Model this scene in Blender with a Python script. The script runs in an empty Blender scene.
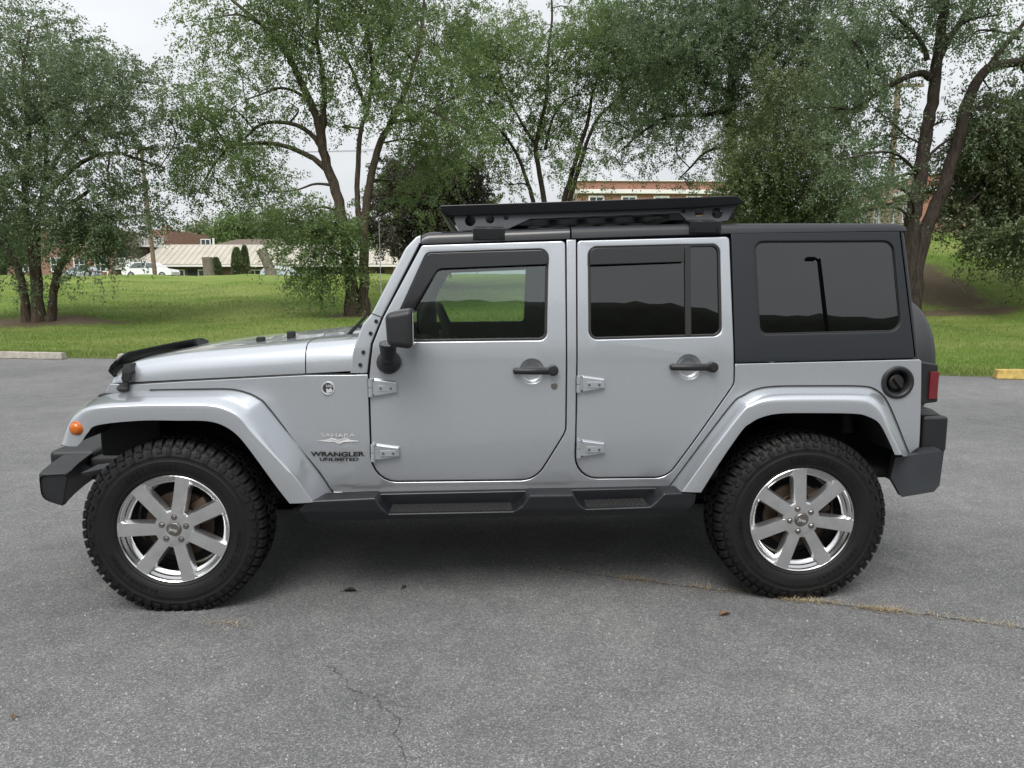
import bpy, bmesh, math, random
import numpy as np
from mathutils import Vector, Matrix

# ------------------------------------------------------------------ camera, world, sun, exposure
SC = bpy.context.scene
COL = SC.collection
FPX, HORIZON, CAMH = 745.0, 283.0, 1.495          # focal length in pixels, horizon row, eye height
PITCH = math.atan((384 - HORIZON) / FPX)
cam_data = bpy.data.cameras.new('camera')
cam_data.sensor_width = 36.0
cam_data.lens = 36.0 * FPX / 1024.0
cam_data.clip_start = 0.05
cam_data.clip_end = 6000
cam = bpy.data.objects.new('camera', cam_data)
COL.objects.link(cam)
cam.location = (0, 0, CAMH)
cam.rotation_euler = (math.pi / 2 - PITCH, 0, 0)
SC.camera = cam

SUN_EL, SUN_AZ = math.radians(55), math.radians(192)   # azimuth from +Y, clockwise
world = bpy.data.worlds.new('World')
SC.world = world
world.use_nodes = True
wn, wl = world.node_tree.nodes, world.node_tree.links
wn.clear()
w_out = wn.new('ShaderNodeOutputWorld')
w_bg = wn.new('ShaderNodeBackground')
w_sky = wn.new('ShaderNodeTexSky')
w_sky.sky_type = 'NISHITA'
w_sky.sun_disc = False
w_sky.sun_elevation = SUN_EL
w_sky.sun_rotation = SUN_AZ
w_sky.air_density = 1.0
w_sky.dust_density = 3.0
w_hs = wn.new('ShaderNodeHueSaturation')
w_hs.inputs['Saturation'].default_value = 0.12
w_tc = wn.new('ShaderNodeTexCoord')
w_noise = wn.new('ShaderNodeTexNoise')
w_noise.inputs['Scale'].default_value = 3.0
w_noise.inputs['Detail'].default_value = 5.0
w_map = wn.new('ShaderNodeMapping')
w_map.inputs['Scale'].default_value = (1, 1, 2.5)
w_ramp = wn.new('ShaderNodeValToRGB')
w_ramp.color_ramp.elements[0].position = 0.3
w_ramp.color_ramp.elements[0].color = (9.5, 9.95, 10.4, 1)
w_ramp.color_ramp.elements[1].position = 0.72
w_ramp.color_ramp.elements[1].color = (12.0, 12.4, 12.8, 1)
w_mix = wn.new('ShaderNodeMixRGB')
w_mix.inputs['Fac'].default_value = 0.8              # an overcast deck over most of the clear sky
wl.new(w_tc.outputs['Generated'], w_map.inputs['Vector'])
wl.new(w_map.outputs['Vector'], w_noise.inputs['Vector'])
wl.new(w_noise.outputs['Fac'], w_ramp.inputs['Fac'])
wl.new(w_sky.outputs['Color'], w_hs.inputs['Color'])
wl.new(w_hs.outputs['Color'], w_mix.inputs['Color1'])
wl.new(w_ramp.outputs['Color'], w_mix.inputs['Color2'])
# an overcast deck is brighter overhead than at the horizon
w_sep = wn.new('ShaderNodeSeparateXYZ')
w_ma = wn.new('ShaderNodeMath'); w_ma.operation = 'MULTIPLY_ADD'; w_ma.use_clamp = False
w_ma.inputs[1].default_value = .62; w_ma.inputs[2].default_value = .63
w_mul = wn.new('ShaderNodeVectorMath'); w_mul.operation = 'SCALE'
wl.new(w_tc.outputs['Generated'], w_sep.inputs['Vector'])
wl.new(w_sep.outputs['Z'], w_ma.inputs[0])
wl.new(w_mix.outputs['Color'], w_mul.inputs[0])
wl.new(w_ma.outputs[0], w_mul.inputs['Scale'])
wl.new(w_mul.outputs['Vector'], w_bg.inputs['Color'])
wl.new(w_bg.outputs['Background'], w_out.inputs['Surface'])
w_bg.inputs['Strength'].default_value = 0.060

sun_data = bpy.data.lights.new('sun', 'SUN')
sun_data.energy = 1.5
sun_data.angle = math.radians(35)
sun_data.color = (1.0, 0.97, 0.93)
sun = bpy.data.objects.new('sun', sun_data)
COL.objects.link(sun)
_d = Vector((math.sin(SUN_AZ) * math.cos(SUN_EL), math.cos(SUN_AZ) * math.cos(SUN_EL), math.sin(SUN_EL)))
sun.rotation_euler = (-_d).to_track_quat('-Z', 'Y').to_euler()
sun.location = (0, 0, 60)

SC.view_settings.view_transform = 'Standard'
SC.view_settings.look = 'None'
SC.view_settings.exposure = 1.0
SC.view_settings.gamma = 1.0
SC.view_settings.use_curve_mapping = False
SC.render.engine = 'CYCLES'
SC.cycles.max_bounces = 8
SC.cycles.transparent_max_bounces = 12
SC.cycles.caustics_reflective = False
SC.cycles.caustics_refractive = False
SC.cycles.sample_clamp_indirect = 6.0

# ------------------------------------------------------------------ helpers
rnd = random.Random(7)
rng = np.random.default_rng(11)
PI = math.pi
CP, SP_ = math.cos(PITCH), math.sin(PITCH)

def ray(px, py):
    x = (px - 512) / FPX
    v = (384 - py) / FPX
    return np.array([x, CP + v * SP_, -SP_ + v * CP])

def W(px, py, Y):
    """world point seen at a pixel of the survey photo, at world depth Y"""
    r = ray(px, py)
    return np.array([0, 0, CAMH]) + r * (Y / r[1])

def G(px, py, z=0.0):
    """world point on the plane z seen at a pixel"""
    r = ray(px, py)
    return np.array([0, 0, CAMH]) + r * ((z - CAMH) / r[2])

YAW = math.radians(2.7)
CO = np.array([-1.587, 4.139])
cY, sY = math.cos(YAW), math.sin(YAW)

def _loc(w):
    d = w[:2] - CO
    return np.array([cY * d[0] + sY * d[1], -sY * d[0] + cY * d[1], w[2]])
_CL = _loc(np.array([0, 0, CAMH]))

def at(px, py, y):
    """point of the vehicle's own frame at lateral offset y"""
    r = ray(px, py)
    b = _loc(np.array([0, 0, CAMH]) + r) - _CL
    return _CL + b * ((y - _CL[1]) / b[1])

def at_s(px, py, Yf):
    y = -0.79
    for _ in range(8):
        q = at(px, py, y)
        y = Yf(q[0], q[2])
    return at(px, py, y)

def tag(o, label=None, cat=None, group=None, kind=None):
    if label: o['label'] = label
    if cat: o['category'] = cat
    if group: o['group'] = group
    if kind: o['kind'] = kind
    return o

def empty(name, loc=(0, 0, 0), rz=0.0):
    o = bpy.data.objects.new(name, None)
    COL.objects.link(o)
    o.location = loc
    o.rotation_euler = (0, 0, rz)
    o.empty_display_size = 0.3
    return o

def link_mesh(name, me, m=None, parent=None):
    o = bpy.data.objects.new(name, me)
    COL.objects.link(o)
    if m is not None:
        me.materials.clear()
        me.materials.append(m)
    if parent is not None:
        o.parent = parent
    return o

def smooth(me, angle=35):
    for p in me.polygons:
        p.use_smooth = True
    me.set_sharp_from_angle(angle=math.radians(angle))

def weighted(o):
    md = o.modifiers.new('wn', 'WEIGHTED_NORMAL')
    md.keep_sharp = True
    md.weight = 100
    return o

def mirror_me(me):
    m2 = me.copy()
    n = len(m2.vertices)
    co = np.empty(n * 3, dtype=np.float32)
    m2.vertices.foreach_get('co', co)
    co[1::3] *= -1
    m2.vertices.foreach_set('co', co)
    m2.flip_normals()
    return m2

class MB:
    """collects shapes for one mesh object"""
    def __init__(self):
        self.bm = bmesh.new()
    def _join(self, b, mtx=None):
        if mtx is not None:
            bmesh.ops.transform(b, matrix=mtx, verts=b.verts)
        me = bpy.data.meshes.new('tmp')
        b.to_mesh(me); b.free()
        self.bm.from_mesh(me)
        bpy.data.meshes.remove(me)
    def box(self, mn, mx, bev=0.0, seg=2, mtx=None):
        b = bmesh.new()
        bmesh.ops.create_cube(b, size=1)
        for v in b.verts:
            v.co = Vector([mn[i] + (mx[i] - mn[i]) * (v.co[i] + .5) for i in range(3)])
        if bev > 0:
            bmesh.ops.bevel(b, geom=b.edges[:], offset=bev, segments=seg, affect='EDGES', profile=0.5)
        self._join(b, mtx)
        return self
    def hexa(self, bottom, top, bev=0.0, seg=2):
        """8-corner block: 4 bottom and 4 top points in the same order"""
        b = bmesh.new()
        vb = [b.verts.new(p) for p in bottom]; vt = [b.verts.new(p) for p in top]
        n = len(vb)
        b.faces.new(vb[::-1]); b.faces.new(vt)
        for i in range(n):
            j = (i + 1) % n
            b.faces.new((vb[i], vb[j], vt[j], vt[i]))
        bmesh.ops.recalc_face_normals(b, faces=b.faces)
        if bev > 0:
            bmesh.ops.bevel(b, geom=b.edges[:], offset=bev, segments=seg, affect='EDGES', profile=0.5)
        self._join(b)
        return self
    def prism(self, pts, vec, bev=0.0, seg=2, caps_only=False):
        return self.hexa(pts, [Vector(p) + Vector(vec) for p in pts], bev, seg)
    def lathe(self, prof, n=32, axis='Z', center=(0, 0, 0), close=False):
        """prof: (r, h) pairs; axis is the spin axis"""
        b = bmesh.new()
        rings = []
        for r, h in prof:
            ring = []
            if r < 1e-6:
                ring = [b.verts.new(self._ax(0, 0, h, axis))]
            else:
                for i in range(n):
                    a = 2 * PI * i / n
                    ring.append(b.verts.new(self._ax(r * math.cos(a), r * math.sin(a), h, axis)))
            rings.append(ring)
        for a, c in zip(rings[:-1], rings[1:]):
            for i in range(n):
                j = (i + 1) % n
                if len(a) == 1 and len(c) == 1: continue
                if len(a) == 1: b.faces.new((a[0], c[j], c[i]))
                elif len(c) == 1: b.faces.new((a[i], a[j], c[0]))
                else: b.faces.new((a[i], a[j], c[j], c[i]))
        if close:
            a, c = rings[-1], rings[0]
            for i in range(n):
                j = (i + 1) % n
                b.faces.new((a[i], a[j], c[j], c[i]))
        bmesh.ops.recalc_face_normals(b, faces=b.faces)
        for v in b.verts: v.co += Vector(center)
        self._join(b)
        return self
    @staticmethod
    def _ax(u, v, h, axis):
        if axis == 'Z': return Vector((u, v, h))
        if axis == 'Y': return Vector((u, h, v))
        return Vector((h, u, v))
    def cyl(self, p0, p1, r0, r1=None, n=16, bev=0.0):
        r1 = r0 if r1 is None else r1
        p0, p1 = Vector(p0), Vector(p1)
        d = (p1 - p0); L = d.length
        b = bmesh.new()
        bmesh.ops.create_cone(b, cap_ends=True, cap_tris=False, segments=n, radius1=r0, radius2=r1, depth=L)
        if bev > 0:
            es = [e for e in b.edges if abs(e.verts[0].co.z - e.verts[1].co.z) < 1e-6]
            bmesh.ops.bevel(b, geom=es, offset=bev, segments=2, affect='EDGES', profile=0.5)
        q = d.to_track_quat('Z', 'Y')
        self._join(b, Matrix.Translation((p0 + p1) / 2) @ q.to_matrix().to_4x4())
        return self
    def tube(self, pts, radii, n=8, cap=True):
        pts = [Vector(p) for p in pts]
        if not hasattr(radii, '__len__'): radii = [radii] * len(pts)
        rings = []
        prev = None
        for i, p in enumerate(pts):
            t = (pts[min(i + 1, len(pts) - 1)] - pts[max(i - 1, 0)])
            if t.length < 1e-9: t = Vector((0, 0, 1))
            t.normalize()
            if prev is None:
                ref = Vector((0, 0, 1)) if abs(t.z) < .9 else Vector((1, 0, 0))
                u = t.cross(ref).normalized()
            else:
                u = (prev - t * prev.dot(t)).normalized()
            prev = u
            v = t.cross(u)
            rings.append([self.bm.verts.new(p + (u * math.cos(2 * PI * k / n) + v * math.sin(2 * PI * k / n)) * radii[i]) for k in range(n)])
        for a, c in zip(rings[:-1], rings[1:]):
            for k in range(n):
                j = (k + 1) % n
                self.bm.faces.new((a[k], a[j], c[j], c[k]))
        if cap:
            self.bm.faces.new(rings[0][::-1]); self.bm.faces.new(rings[-1])
        return self
    def loft(self, rows, close_u=False, flip=False):
        """rows: lists of points, same length"""
        vs = [[self.bm.verts.new(p) for p in r] for r in rows]
        m = len(vs[0])
        for a, c in zip(vs[:-1], vs[1:]):
            for k in range(m if close_u else m - 1):
                j = (k + 1) % m
                f = (a[k], a[j], c[j], c[k])
                self.bm.faces.new(f[::-1] if flip else f)
        return self
    def face(self, pts):
        self.bm.faces.new([self.bm.verts.new(p) for p in pts]); return self
    def mesh(self, name, sm=35, recalc=False):
        if recalc: bmesh.ops.recalc_face_normals(self.bm, faces=self.bm.faces)
        me = bpy.data.meshes.new(name)
        self.bm.to_mesh(me); self.bm.free()
        if sm: smooth(me, sm)
        return me
    def build(self, name, m, parent=None, sm=35, wn=True, recalc=False):
        o = link_mesh(name, self.mesh(name, sm, recalc), m, parent)
        if wn and sm: weighted(o)
        return o

def round_poly(pts, seg=6):
    """pts (x, y[, r]) -> polygon with filleted corners"""
    out = []
    n = len(pts)
    for i in range(n):
        p = np.array(pts[i][:2], float)
        r = pts[i][2] if len(pts[i]) > 2 else 0
        if r <= 0:
            out.append(p); continue
        a = np.array(pts[i - 1][:2], float); b = np.array(pts[(i + 1) % n][:2], float)
        u = a - p; v = b - p
        lu, lv = np.linalg.norm(u), np.linalg.norm(v)
        u /= lu; v /= lv
        ang = math.acos(max(-1, min(1, float(u @ v))))
        d = min(r / math.tan(ang / 2), lu * .49, lv * .49)
        rr = d * math.tan(ang / 2)
        bis = (u + v); bis /= np.linalg.norm(bis)
        c = p + bis * rr / math.sin(ang / 2)
        s = p + u * d - c; e = p + v * d - c
        a0 = math.atan2(s[1], s[0]); a1 = math.atan2(e[1], e[0])
        da = (a1 - a0 + PI) % (2 * PI) - PI
        for k in range(seg + 1):
            t = a0 + da * k / seg
            out.append(c + rr * np.array([math.cos(t), math.sin(t)]))
    return out

def circle_px(cx, cy, r, n=28):
    return [(cx + r * math.cos(2 * PI * k / n), cy + r * math.sin(2 * PI * k / n)) for k in range(n)]

def fill_mesh(loops, thick, bev, bseg=2):
    """filled and bevelled flat plate in (u, v), depth along w, front face at w = 0 and back at -thick"""
    cu = bpy.data.curves.new('tmp', 'CURVE')
    cu.dimensions = '2D'
    cu.fill_mode = 'BOTH'
    for lp in loops:
        sp = cu.splines.new('POLY')
        sp.points.add(len(lp) - 1)
        for i, q in enumerate(lp):
            sp.points[i].co = (q[0], q[1], 0, 1)
        sp.use_cyclic_u = True
    cu.bevel_depth = bev
    cu.bevel_resolution = bseg
    cu.extrude = max(thick / 2 - bev, 0)
    cu.offset = -bev
    ob = bpy.data.objects.new('tmp', cu)
    COL.objects.link(ob)
    dg = bpy.context.evaluated_depsgraph_get()
    me = bpy.data.meshes.new_from_object(ob.evaluated_get(dg))
    bpy.data.objects.remove(ob)
    bpy.data.curves.remove(cu)
    bm = bmesh.new(); bm.from_mesh(me)
    bmesh.ops.remove_doubles(bm, verts=bm.verts, dist=1e-6)
    bpy.data.meshes.remove(me)
    for v in bm.verts: v.co.z -= thick / 2
    return bm

def plate(loops2d, thick, bev, fn, cuts_v=None, cuts_u=None, sm=30):
    """plate mapped by fn(u, v, w) -> point"""
    bm = fill_mesh(loops2d, thick, bev)
    def cut(vals, no):
        for c in vals:
            bmesh.ops.bisect_plane(bm, geom=bm.verts[:] + bm.edges[:] + bm.faces[:], dist=1e-6,
                                   plane_co=Vector(no) * c, plane_no=no)
    if cuts_v: cut(cuts_v, (0, 1, 0))
    if cuts_u: cut(cuts_u, (1, 0, 0))
    for v in bm.verts: v.co = Vector(fn(v.co.x, v.co.y, v.co.z))
    me = bpy.data.meshes.new('plate')
    bm.to_mesh(me); bm.free()
    smooth(me, sm)
    return me

def catmull(pts, n=5):
    P = [np.array(p, float) for p in pts]
    if len(P) < 3: return [P[0] + (P[-1] - P[0]) * t for t in np.linspace(0, 1, n + 1)]
    out = []
    Q = [2 * P[0] - P[1]] + P + [2 * P[-1] - P[-2]]
    for i in range(1, len(Q) - 2):
        p0, p1, p2, p3 = Q[i - 1:i + 3]
        for k in range(n):
            t = k / n
            out.append(.5 * (2 * p1 + (p2 - p0) * t + (2 * p0 - 5 * p1 + 4 * p2 - p3) * t * t + (3 * p1 - p0 - 3 * p2 + p3) * t ** 3))
    out.append(P[-1]); return out

# ------------------------------------------------------------------ materials
def new_mat(name):
    m = bpy.data.materials.new(name)
    m.use_nodes = True
    nt = m.node_tree
    bs = nt.nodes['Principled BSDF']
    return m, nt, bs

def N(nt, typ, **kw):
    n = nt.nodes.new(typ)
    for k, v in kw.items():
        if k in n.inputs: n.inputs[k].default_value = v
        else: setattr(n, k, v)
    return n

def simple(name, col, rough=.5, metal=0.0, coat=0.0, var=0.0, vscale=8.0, bump=0.0, bscale=200.0, spec=None, coat_rough=.05):
    """principled surface with procedural mottling and fine grain"""
    m, nt, bs = new_mat(name)
    bs.inputs['Roughness'].default_value = rough
    bs.inputs['Metallic'].default_value = metal
    bs.inputs['Coat Weight'].default_value = coat
    bs.inputs['Coat Roughness'].default_value = coat_rough
    if spec is not None: bs.inputs['Specular IOR Level'].default_value = spec
    tc = N(nt, 'ShaderNodeTexCoord')
    if var > 0:
        nz = N(nt, 'ShaderNodeTexNoise', Scale=vscale, Detail=6.0, Roughness=.6)
        nt.links.new(tc.outputs['Object'], nz.inputs['Vector'])
        rp = N(nt, 'ShaderNodeValToRGB')
        rp.color_ramp.elements[0].position = .3; rp.color_ramp.elements[1].position = .7
        rp.color_ramp.elements[0].color = (*[c * (1 - var) for c in col], 1)
        rp.color_ramp.elements[1].color = (*[min(1, c * (1 + var)) for c in col], 1)
        nt.links.new(nz.outputs['Fac'], rp.inputs['Fac'])
        nt.links.new(rp.outputs['Color'], bs.inputs['Base Color'])
    else:
        bs.inputs['Base Color'].default_value = (*col, 1)
    if bump > 0:
        nb = N(nt, 'ShaderNodeTexNoise', Scale=bscale, Detail=3.0)
        nt.links.new(tc.outputs['Object'], nb.inputs['Vector'])
        bp = N(nt, 'ShaderNodeBump', Strength=bump, Distance=.002)
        nt.links.new(nb.outputs['Fac'], bp.inputs['Height'])
        nt.links.new(bp.outputs['Normal'], bs.inputs['Normal'])
    return m

def glass_mat(name, tint, rough=.0, refl=1.0):
    m, nt, bs = new_mat(name)
    nt.nodes.remove(bs)
    out = nt.nodes['Material Output']
    tr = N(nt, 'ShaderNodeBsdfTransparent'); tr.inputs['Color'].default_value = (*tint, 1)
    gl = N(nt, 'ShaderNodeBsdfGlossy'); gl.inputs['Roughness'].default_value = rough
    gl.inputs['Color'].default_value = (refl, refl, refl, 1)
    fr = N(nt, 'ShaderNodeFresnel', IOR=1.75)
    tc = N(nt, 'ShaderNodeTexCoord')
    nz = N(nt, 'ShaderNodeTexNoise', Scale=2.0, Detail=1.0)
    bp = N(nt, 'ShaderNodeBump', Strength=.02, Distance=.02)
    nt.links.new(tc.outputs['Object'], nz.inputs['Vector'])
    nt.links.new(nz.outputs['Fac'], bp.inputs['Height'])
    mx = N(nt, 'ShaderNodeMixShader')
    nt.links.new(fr.outputs['Fac'], mx.inputs['Fac'])
    nt.links.new(tr.outputs['BSDF'], mx.inputs[1]); nt.links.new(gl.outputs['BSDF'], mx.inputs[2])
    nt.links.new(mx.outputs['Shader'], out.inputs['Surface'])
    return m
# ------------------------------------------------------------------ ground
EA, EB = G(0, 357), G(1023, 378)
E_SL = (EB[1] - EA[1]) / (EB[0] - EA[0])
def edge_y(x): return EA[1] + E_SL * (x - EA[0])
def sstep(a, b, x):
    t = np.clip((x - a) / (b - a), 0, 1); return t * t * (3 - 2 * t)
LT = [0, .25, 3, 10, 19, 27, 34, 48, 65, 90, 140, 2000]; LZ = [-.02, .03, .12, .60, 1.30, 1.90, 1.98, 1.80, 1.62, 1.35, 1.2, 1.0]
RT = [0, .25, 3, 9, 11.5, 15, 18.5, 24, 40, 90, 2000];   RZ = [-.02, .03, .12, .50, .85, 2.1, 3.25, 3.6, 3.7, 3.8, 3.9]
def H(x, y):
    t = np.maximum(np.asarray(y, float) - edge_y(np.asarray(x, float)), 0)
    b = sstep(3.5, 10.5, np.asarray(x, float))
    z = np.interp(t, LT, LZ) * (1 - b) + np.interp(t, RT, RZ) * b
    wob = .05 * np.sin(x * .9 + y * .35) + .04 * np.sin(x * .37 - y * .8 + 1) + .025 * np.sin(x * 2.1 + y * 1.3)
    return z + wob * sstep(.5, 6, t)

def asphalt_mat():
    m, nt, bs = new_mat('asphalt')
    geo = N(nt, 'ShaderNodeNewGeometry')
    P = geo.outputs['Position']
    def noise(s, d=4.0, r=.6):
        n = N(nt, 'ShaderNodeTexNoise', Scale=s, Detail=d, Roughness=r); nt.links.new(P, n.inputs['Vector']); return n
    def ramp(src, p0, c0, p1, c1):
        r = N(nt, 'ShaderNodeValToRGB'); e = r.color_ramp.elements
        e[0].position, e[1].position = p0, p1
        e[0].color = (*c0, 1); e[1].color = (*c1, 1)
        nt.links.new(src, r.inputs['Fac']); return r
    vor = N(nt, 'ShaderNodeTexVoronoi', Scale=185.0); nt.links.new(P, vor.inputs['Vector'])
    vor2 = N(nt, 'ShaderNodeTexVoronoi', Scale=330.0); nt.links.new(P, vor2.inputs['Vector'])
    # stone chips: random grey per cell
    sep = N(nt, 'ShaderNodeSeparateColor'); nt.links.new(vor.outputs['Color'], sep.inputs['Color'])
    chip = ramp(sep.outputs['Red'], 0.0, (.100, .101, .103), 1.0, (.270, .268, .262))
    chip.color_ramp.elements.new(.72).color = (.165, .165, .165, 1)
    sep2 = N(nt, 'ShaderNodeSeparateColor'); nt.links.new(vor2.outputs['Color'], sep2.inputs['Color'])
    fine = ramp(sep2.outputs['Green'], 0.0, (.80, .80, .81), 1.0, (1.20, 1.20, 1.19))
    mul = N(nt, 'ShaderNodeMixRGB', blend_type='MULTIPLY'); mul.inputs['Fac'].default_value = 1
    nt.links.new(chip.outputs['Color'], mul.inputs['Color1']); nt.links.new(fine.outputs['Color'], mul.inputs['Color2'])
    big = ramp(noise(.45, 5, .65).outputs['Fac'], .32, (.80, .80, .81), .70, (1.20, 1.195, 1.18))
    mul2 = N(nt, 'ShaderNodeMixRGB', blend_type='MULTIPLY'); mul2.inputs['Fac'].default_value = 1
    nt.links.new(mul.outputs['Color'], mul2.inputs['Color1']); nt.links.new(big.outputs['Color'], mul2.inputs['Color2'])
    mid = ramp(noise(5.0, 4, .7).outputs['Fac'], .35, (.88, .88, .88), .68, (1.10, 1.10, 1.09))
    mul3 = N(nt, 'ShaderNodeMixRGB', blend_type='MULTIPLY'); mul3.inputs['Fac'].default_value = 1
    nt.links.new(mul2.outputs['Color'], mul3.inputs['Color1']); nt.links.new(mid.outputs['Color'], mul3.inputs['Color2'])
    stain = ramp(noise(1.05, 4, .55).outputs['Fac'], .60, (1, 1, 1), .74, (.80, .80, .805))
    mul4 = N(nt, 'ShaderNodeMixRGB', blend_type='MULTIPLY'); mul4.inputs['Fac'].default_value = 1
    nt.links.new(mul3.outputs['Color'], mul4.inputs['Color1']); nt.links.new(stain.outputs['Color'], mul4.inputs['Color2'])
    nt.links.new(mul4.outputs['Color'], bs.inputs['Base Color'])
    bs.inputs['Roughness'].default_value = .85
    bs.inputs['Specular IOR Level'].default_value = .35
    bp = N(nt, 'ShaderNodeBump', Strength=.8, Distance=.004)
    add = N(nt, 'ShaderNodeMath', operation='ADD')
    nt.links.new(vor.outputs['Distance'], add.inputs[0]); nt.links.new(noise(240, 2).outputs['Fac'], add.inputs[1])
    nt.links.new(add.outputs[0], bp.inputs['Height'])
    nt.links.new(bp.outputs['Normal'], bs.inputs['Normal'])
    return m
M_ASPH = asphalt_mat()

SOIL = []      # (x, y, radius_x, radius_y) bare patches: filled below
def _soil(px, py, Y, rx, ry): p = W(px, py, Y); SOIL.append((p[0], Y, rx, ry))
_soil(40, 300, 22, 2.6, 1.2); _soil(372, 308, 23, 1.6, .8); _soil(930, 288, 24.0, 1.15, 3.2); _soil(958, 314, 21.0, 1.9, .55)

def lawn_mat():
    m, nt, bs = new_mat('lawn')
    geo = N(nt, 'ShaderNodeNewGeometry'); P = geo.outputs['Position']
    def noise(s, d=5.0, r=.6, vec=P):
        n = N(nt, 'ShaderNodeTexNoise', Scale=s, Detail=d, Roughness=r); nt.links.new(vec, n.inputs['Vector']); return n
    def ramp(src, p0, c0, p1, c1):
        r = N(nt, 'ShaderNodeValToRGB'); e = r.color_ramp.elements
        e[0].position, e[1].position = p0, p1
        e[0].color = (*c0, 1); e[1].color = (*c1, 1)
        nt.links.new(src, r.inputs['Fac']); return r
    mp = N(nt, 'ShaderNodeMapping'); mp.inputs['Scale'].default_value = (.35, 1.0, 1.0)
    nt.links.new(P, mp.inputs['Vector'])
    a = ramp(noise(.55, 6, .62, mp.outputs['Vector']).outputs['Fac'], .34, (.112, .188, .030), .66, (.225, .265, .078))
    b = ramp(noise(9, 6, .75).outputs['Fac'], .3, (.72, .74, .70), .72, (1.24, 1.22, 1.22))
    mul = N(nt, 'ShaderNodeMixRGB', blend_type='MULTIPLY'); mul.inputs['Fac'].default_value = 1
    nt.links.new(a.outputs['Color'], mul.inputs['Color1']); nt.links.new(b.outputs['Color'], mul.inputs['Color2'])
    last = mul.outputs['Color']
    soilc = ramp(noise(22, 6, .8).outputs['Fac'], .3, (.065, .045, .030), .7, (.22, .165, .115))
    warp = noise(1.3, 5, .7)
    for (x, y, rx, ry) in SOIL:
        sub = N(nt, 'ShaderNodeVectorMath', operation='SUBTRACT'); sub.inputs[1].default_value = (x, y, 0)
        nt.links.new(P, sub.inputs[0])
        sc = N(nt, 'ShaderNodeVectorMath', operation='MULTIPLY'); sc.inputs[1].default_value = (1 / rx, 1 / ry, 0)
        nt.links.new(sub.outputs[0], sc.inputs[0])
        ln = N(nt, 'ShaderNodeVectorMath', operation='LENGTH'); nt.links.new(sc.outputs[0], ln.inputs[0])
        ad = N(nt, 'ShaderNodeMath', operation='MULTIPLY_ADD'); ad.inputs[1].default_value = 1.5; 
        nt.links.new(warp.outputs['Fac'], ad.inputs[0]); nt.links.new(ln.outputs['Value'], ad.inputs[2])
        mr = N(nt, 'ShaderNodeMapRange'); mr.inputs['From Min'].default_value = 1.45; mr.inputs['From Max'].default_value = 1.8
        mr.inputs['To Min'].default_value = .95; mr.inputs['To Max'].default_value = 0
        nt.links.new(ad.outputs[0], mr.inputs['Value'])
        mx = N(nt, 'ShaderNodeMixRGB'); nt.links.new(mr.outputs['Result'], mx.inputs['Fac'])
        nt.links.new(last, mx.inputs['Color1']); nt.links.new(soilc.outputs['Color'], mx.inputs['Color2'])
        last = mx.outputs['Color']
    # worn, dirty strip along the asphalt
    dt = N(nt, 'ShaderNodeVectorMath', operation='DOT_PRODUCT')
    nn = math.hypot(E_SL, 1); dt.inputs[1].default_value = (-E_SL / nn, 1 / nn, 0)
    nt.links.new(P, dt.inputs[0])
    d0 = (EA[1] - E_SL * EA[0]) / nn
    wn_ = noise(2.2, 6, .75)
    ma = N(nt, 'ShaderNodeMath', operation='MULTIPLY_ADD'); ma.inputs[1].default_value = -.55
    nt.links.new(wn_.outputs['Fac'], ma.inputs[0]); nt.links.new(dt.outputs['Value'], ma.inputs[2])
    me_ = N(nt, 'ShaderNodeMapRange'); me_.inputs['From Min'].default_value = d0 - .26; me_.inputs['From Max'].default_value = d0 + .10
    me_.inputs['To Min'].default_value = .85; me_.inputs['To Max'].default_value = 0
    nt.links.new(ma.outputs[0], me_.inputs['Value'])
    mxe = N(nt, 'ShaderNodeMixRGB'); nt.links.new(me_.outputs['Result'], mxe.inputs['Fac'])
    nt.links.new(last, mxe.inputs['Color1']); nt.links.new(soilc.outputs['Color'], mxe.inputs['Color2'])
    last = mxe.outputs['Color']
    nt.links.new(last, bs.inputs['Base Color'])
    bs.inputs['Roughness'].default_value = .95; bs.inputs['Specular IOR Level'].default_value = .1
    bp = N(nt, 'ShaderNodeBump', Strength=.9, Distance=.06)
    nt.links.new(noise(26, 5, .8).outputs['Fac'], bp.inputs['Height']); nt.links.new(bp.outputs['Normal'], bs.inputs['Normal'])
    return m
M_LAWN = lawn_mat()

def grid_mesh(name, xs, ts, zf):
    me = bpy.data.meshes.new(name)
    X, T = np.meshgrid(xs, ts)
    Yv = edge_y(X) + T
    Z = zf(X, Yv)
    co = np.stack([X, Yv, Z], -1).reshape(-1, 3)
    nx, ny = len(xs), len(ts)
    i = np.arange(nx * ny).reshape(ny, nx)
    f = np.stack([i[:-1, :-1], i[:-1, 1:], i[1:, 1:], i[1:, :-1]], -1).reshape(-1, 4)
    return np_mesh(name, co, f)

def np_mesh(name, co, faces, smooth_=False):
    me = bpy.data.meshes.new(name)
    n, k = faces.shape
    me.vertices.add(len(co)); me.vertices.foreach_set('co', np.ascontiguousarray(co, np.float32).ravel())
    me.loops.add(n * k); me.loops.foreach_set('vertex_index', np.ascontiguousarray(faces, np.int32).ravel())
    me.polygons.add(n)
    me.polygons.foreach_set('loop_start', np.arange(0, n * k, k, dtype=np.int32))
    if smooth_: me.polygons.foreach_set('use_smooth', np.ones(n, dtype=bool))
    me.update(calc_edges=True)
    return me

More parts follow.
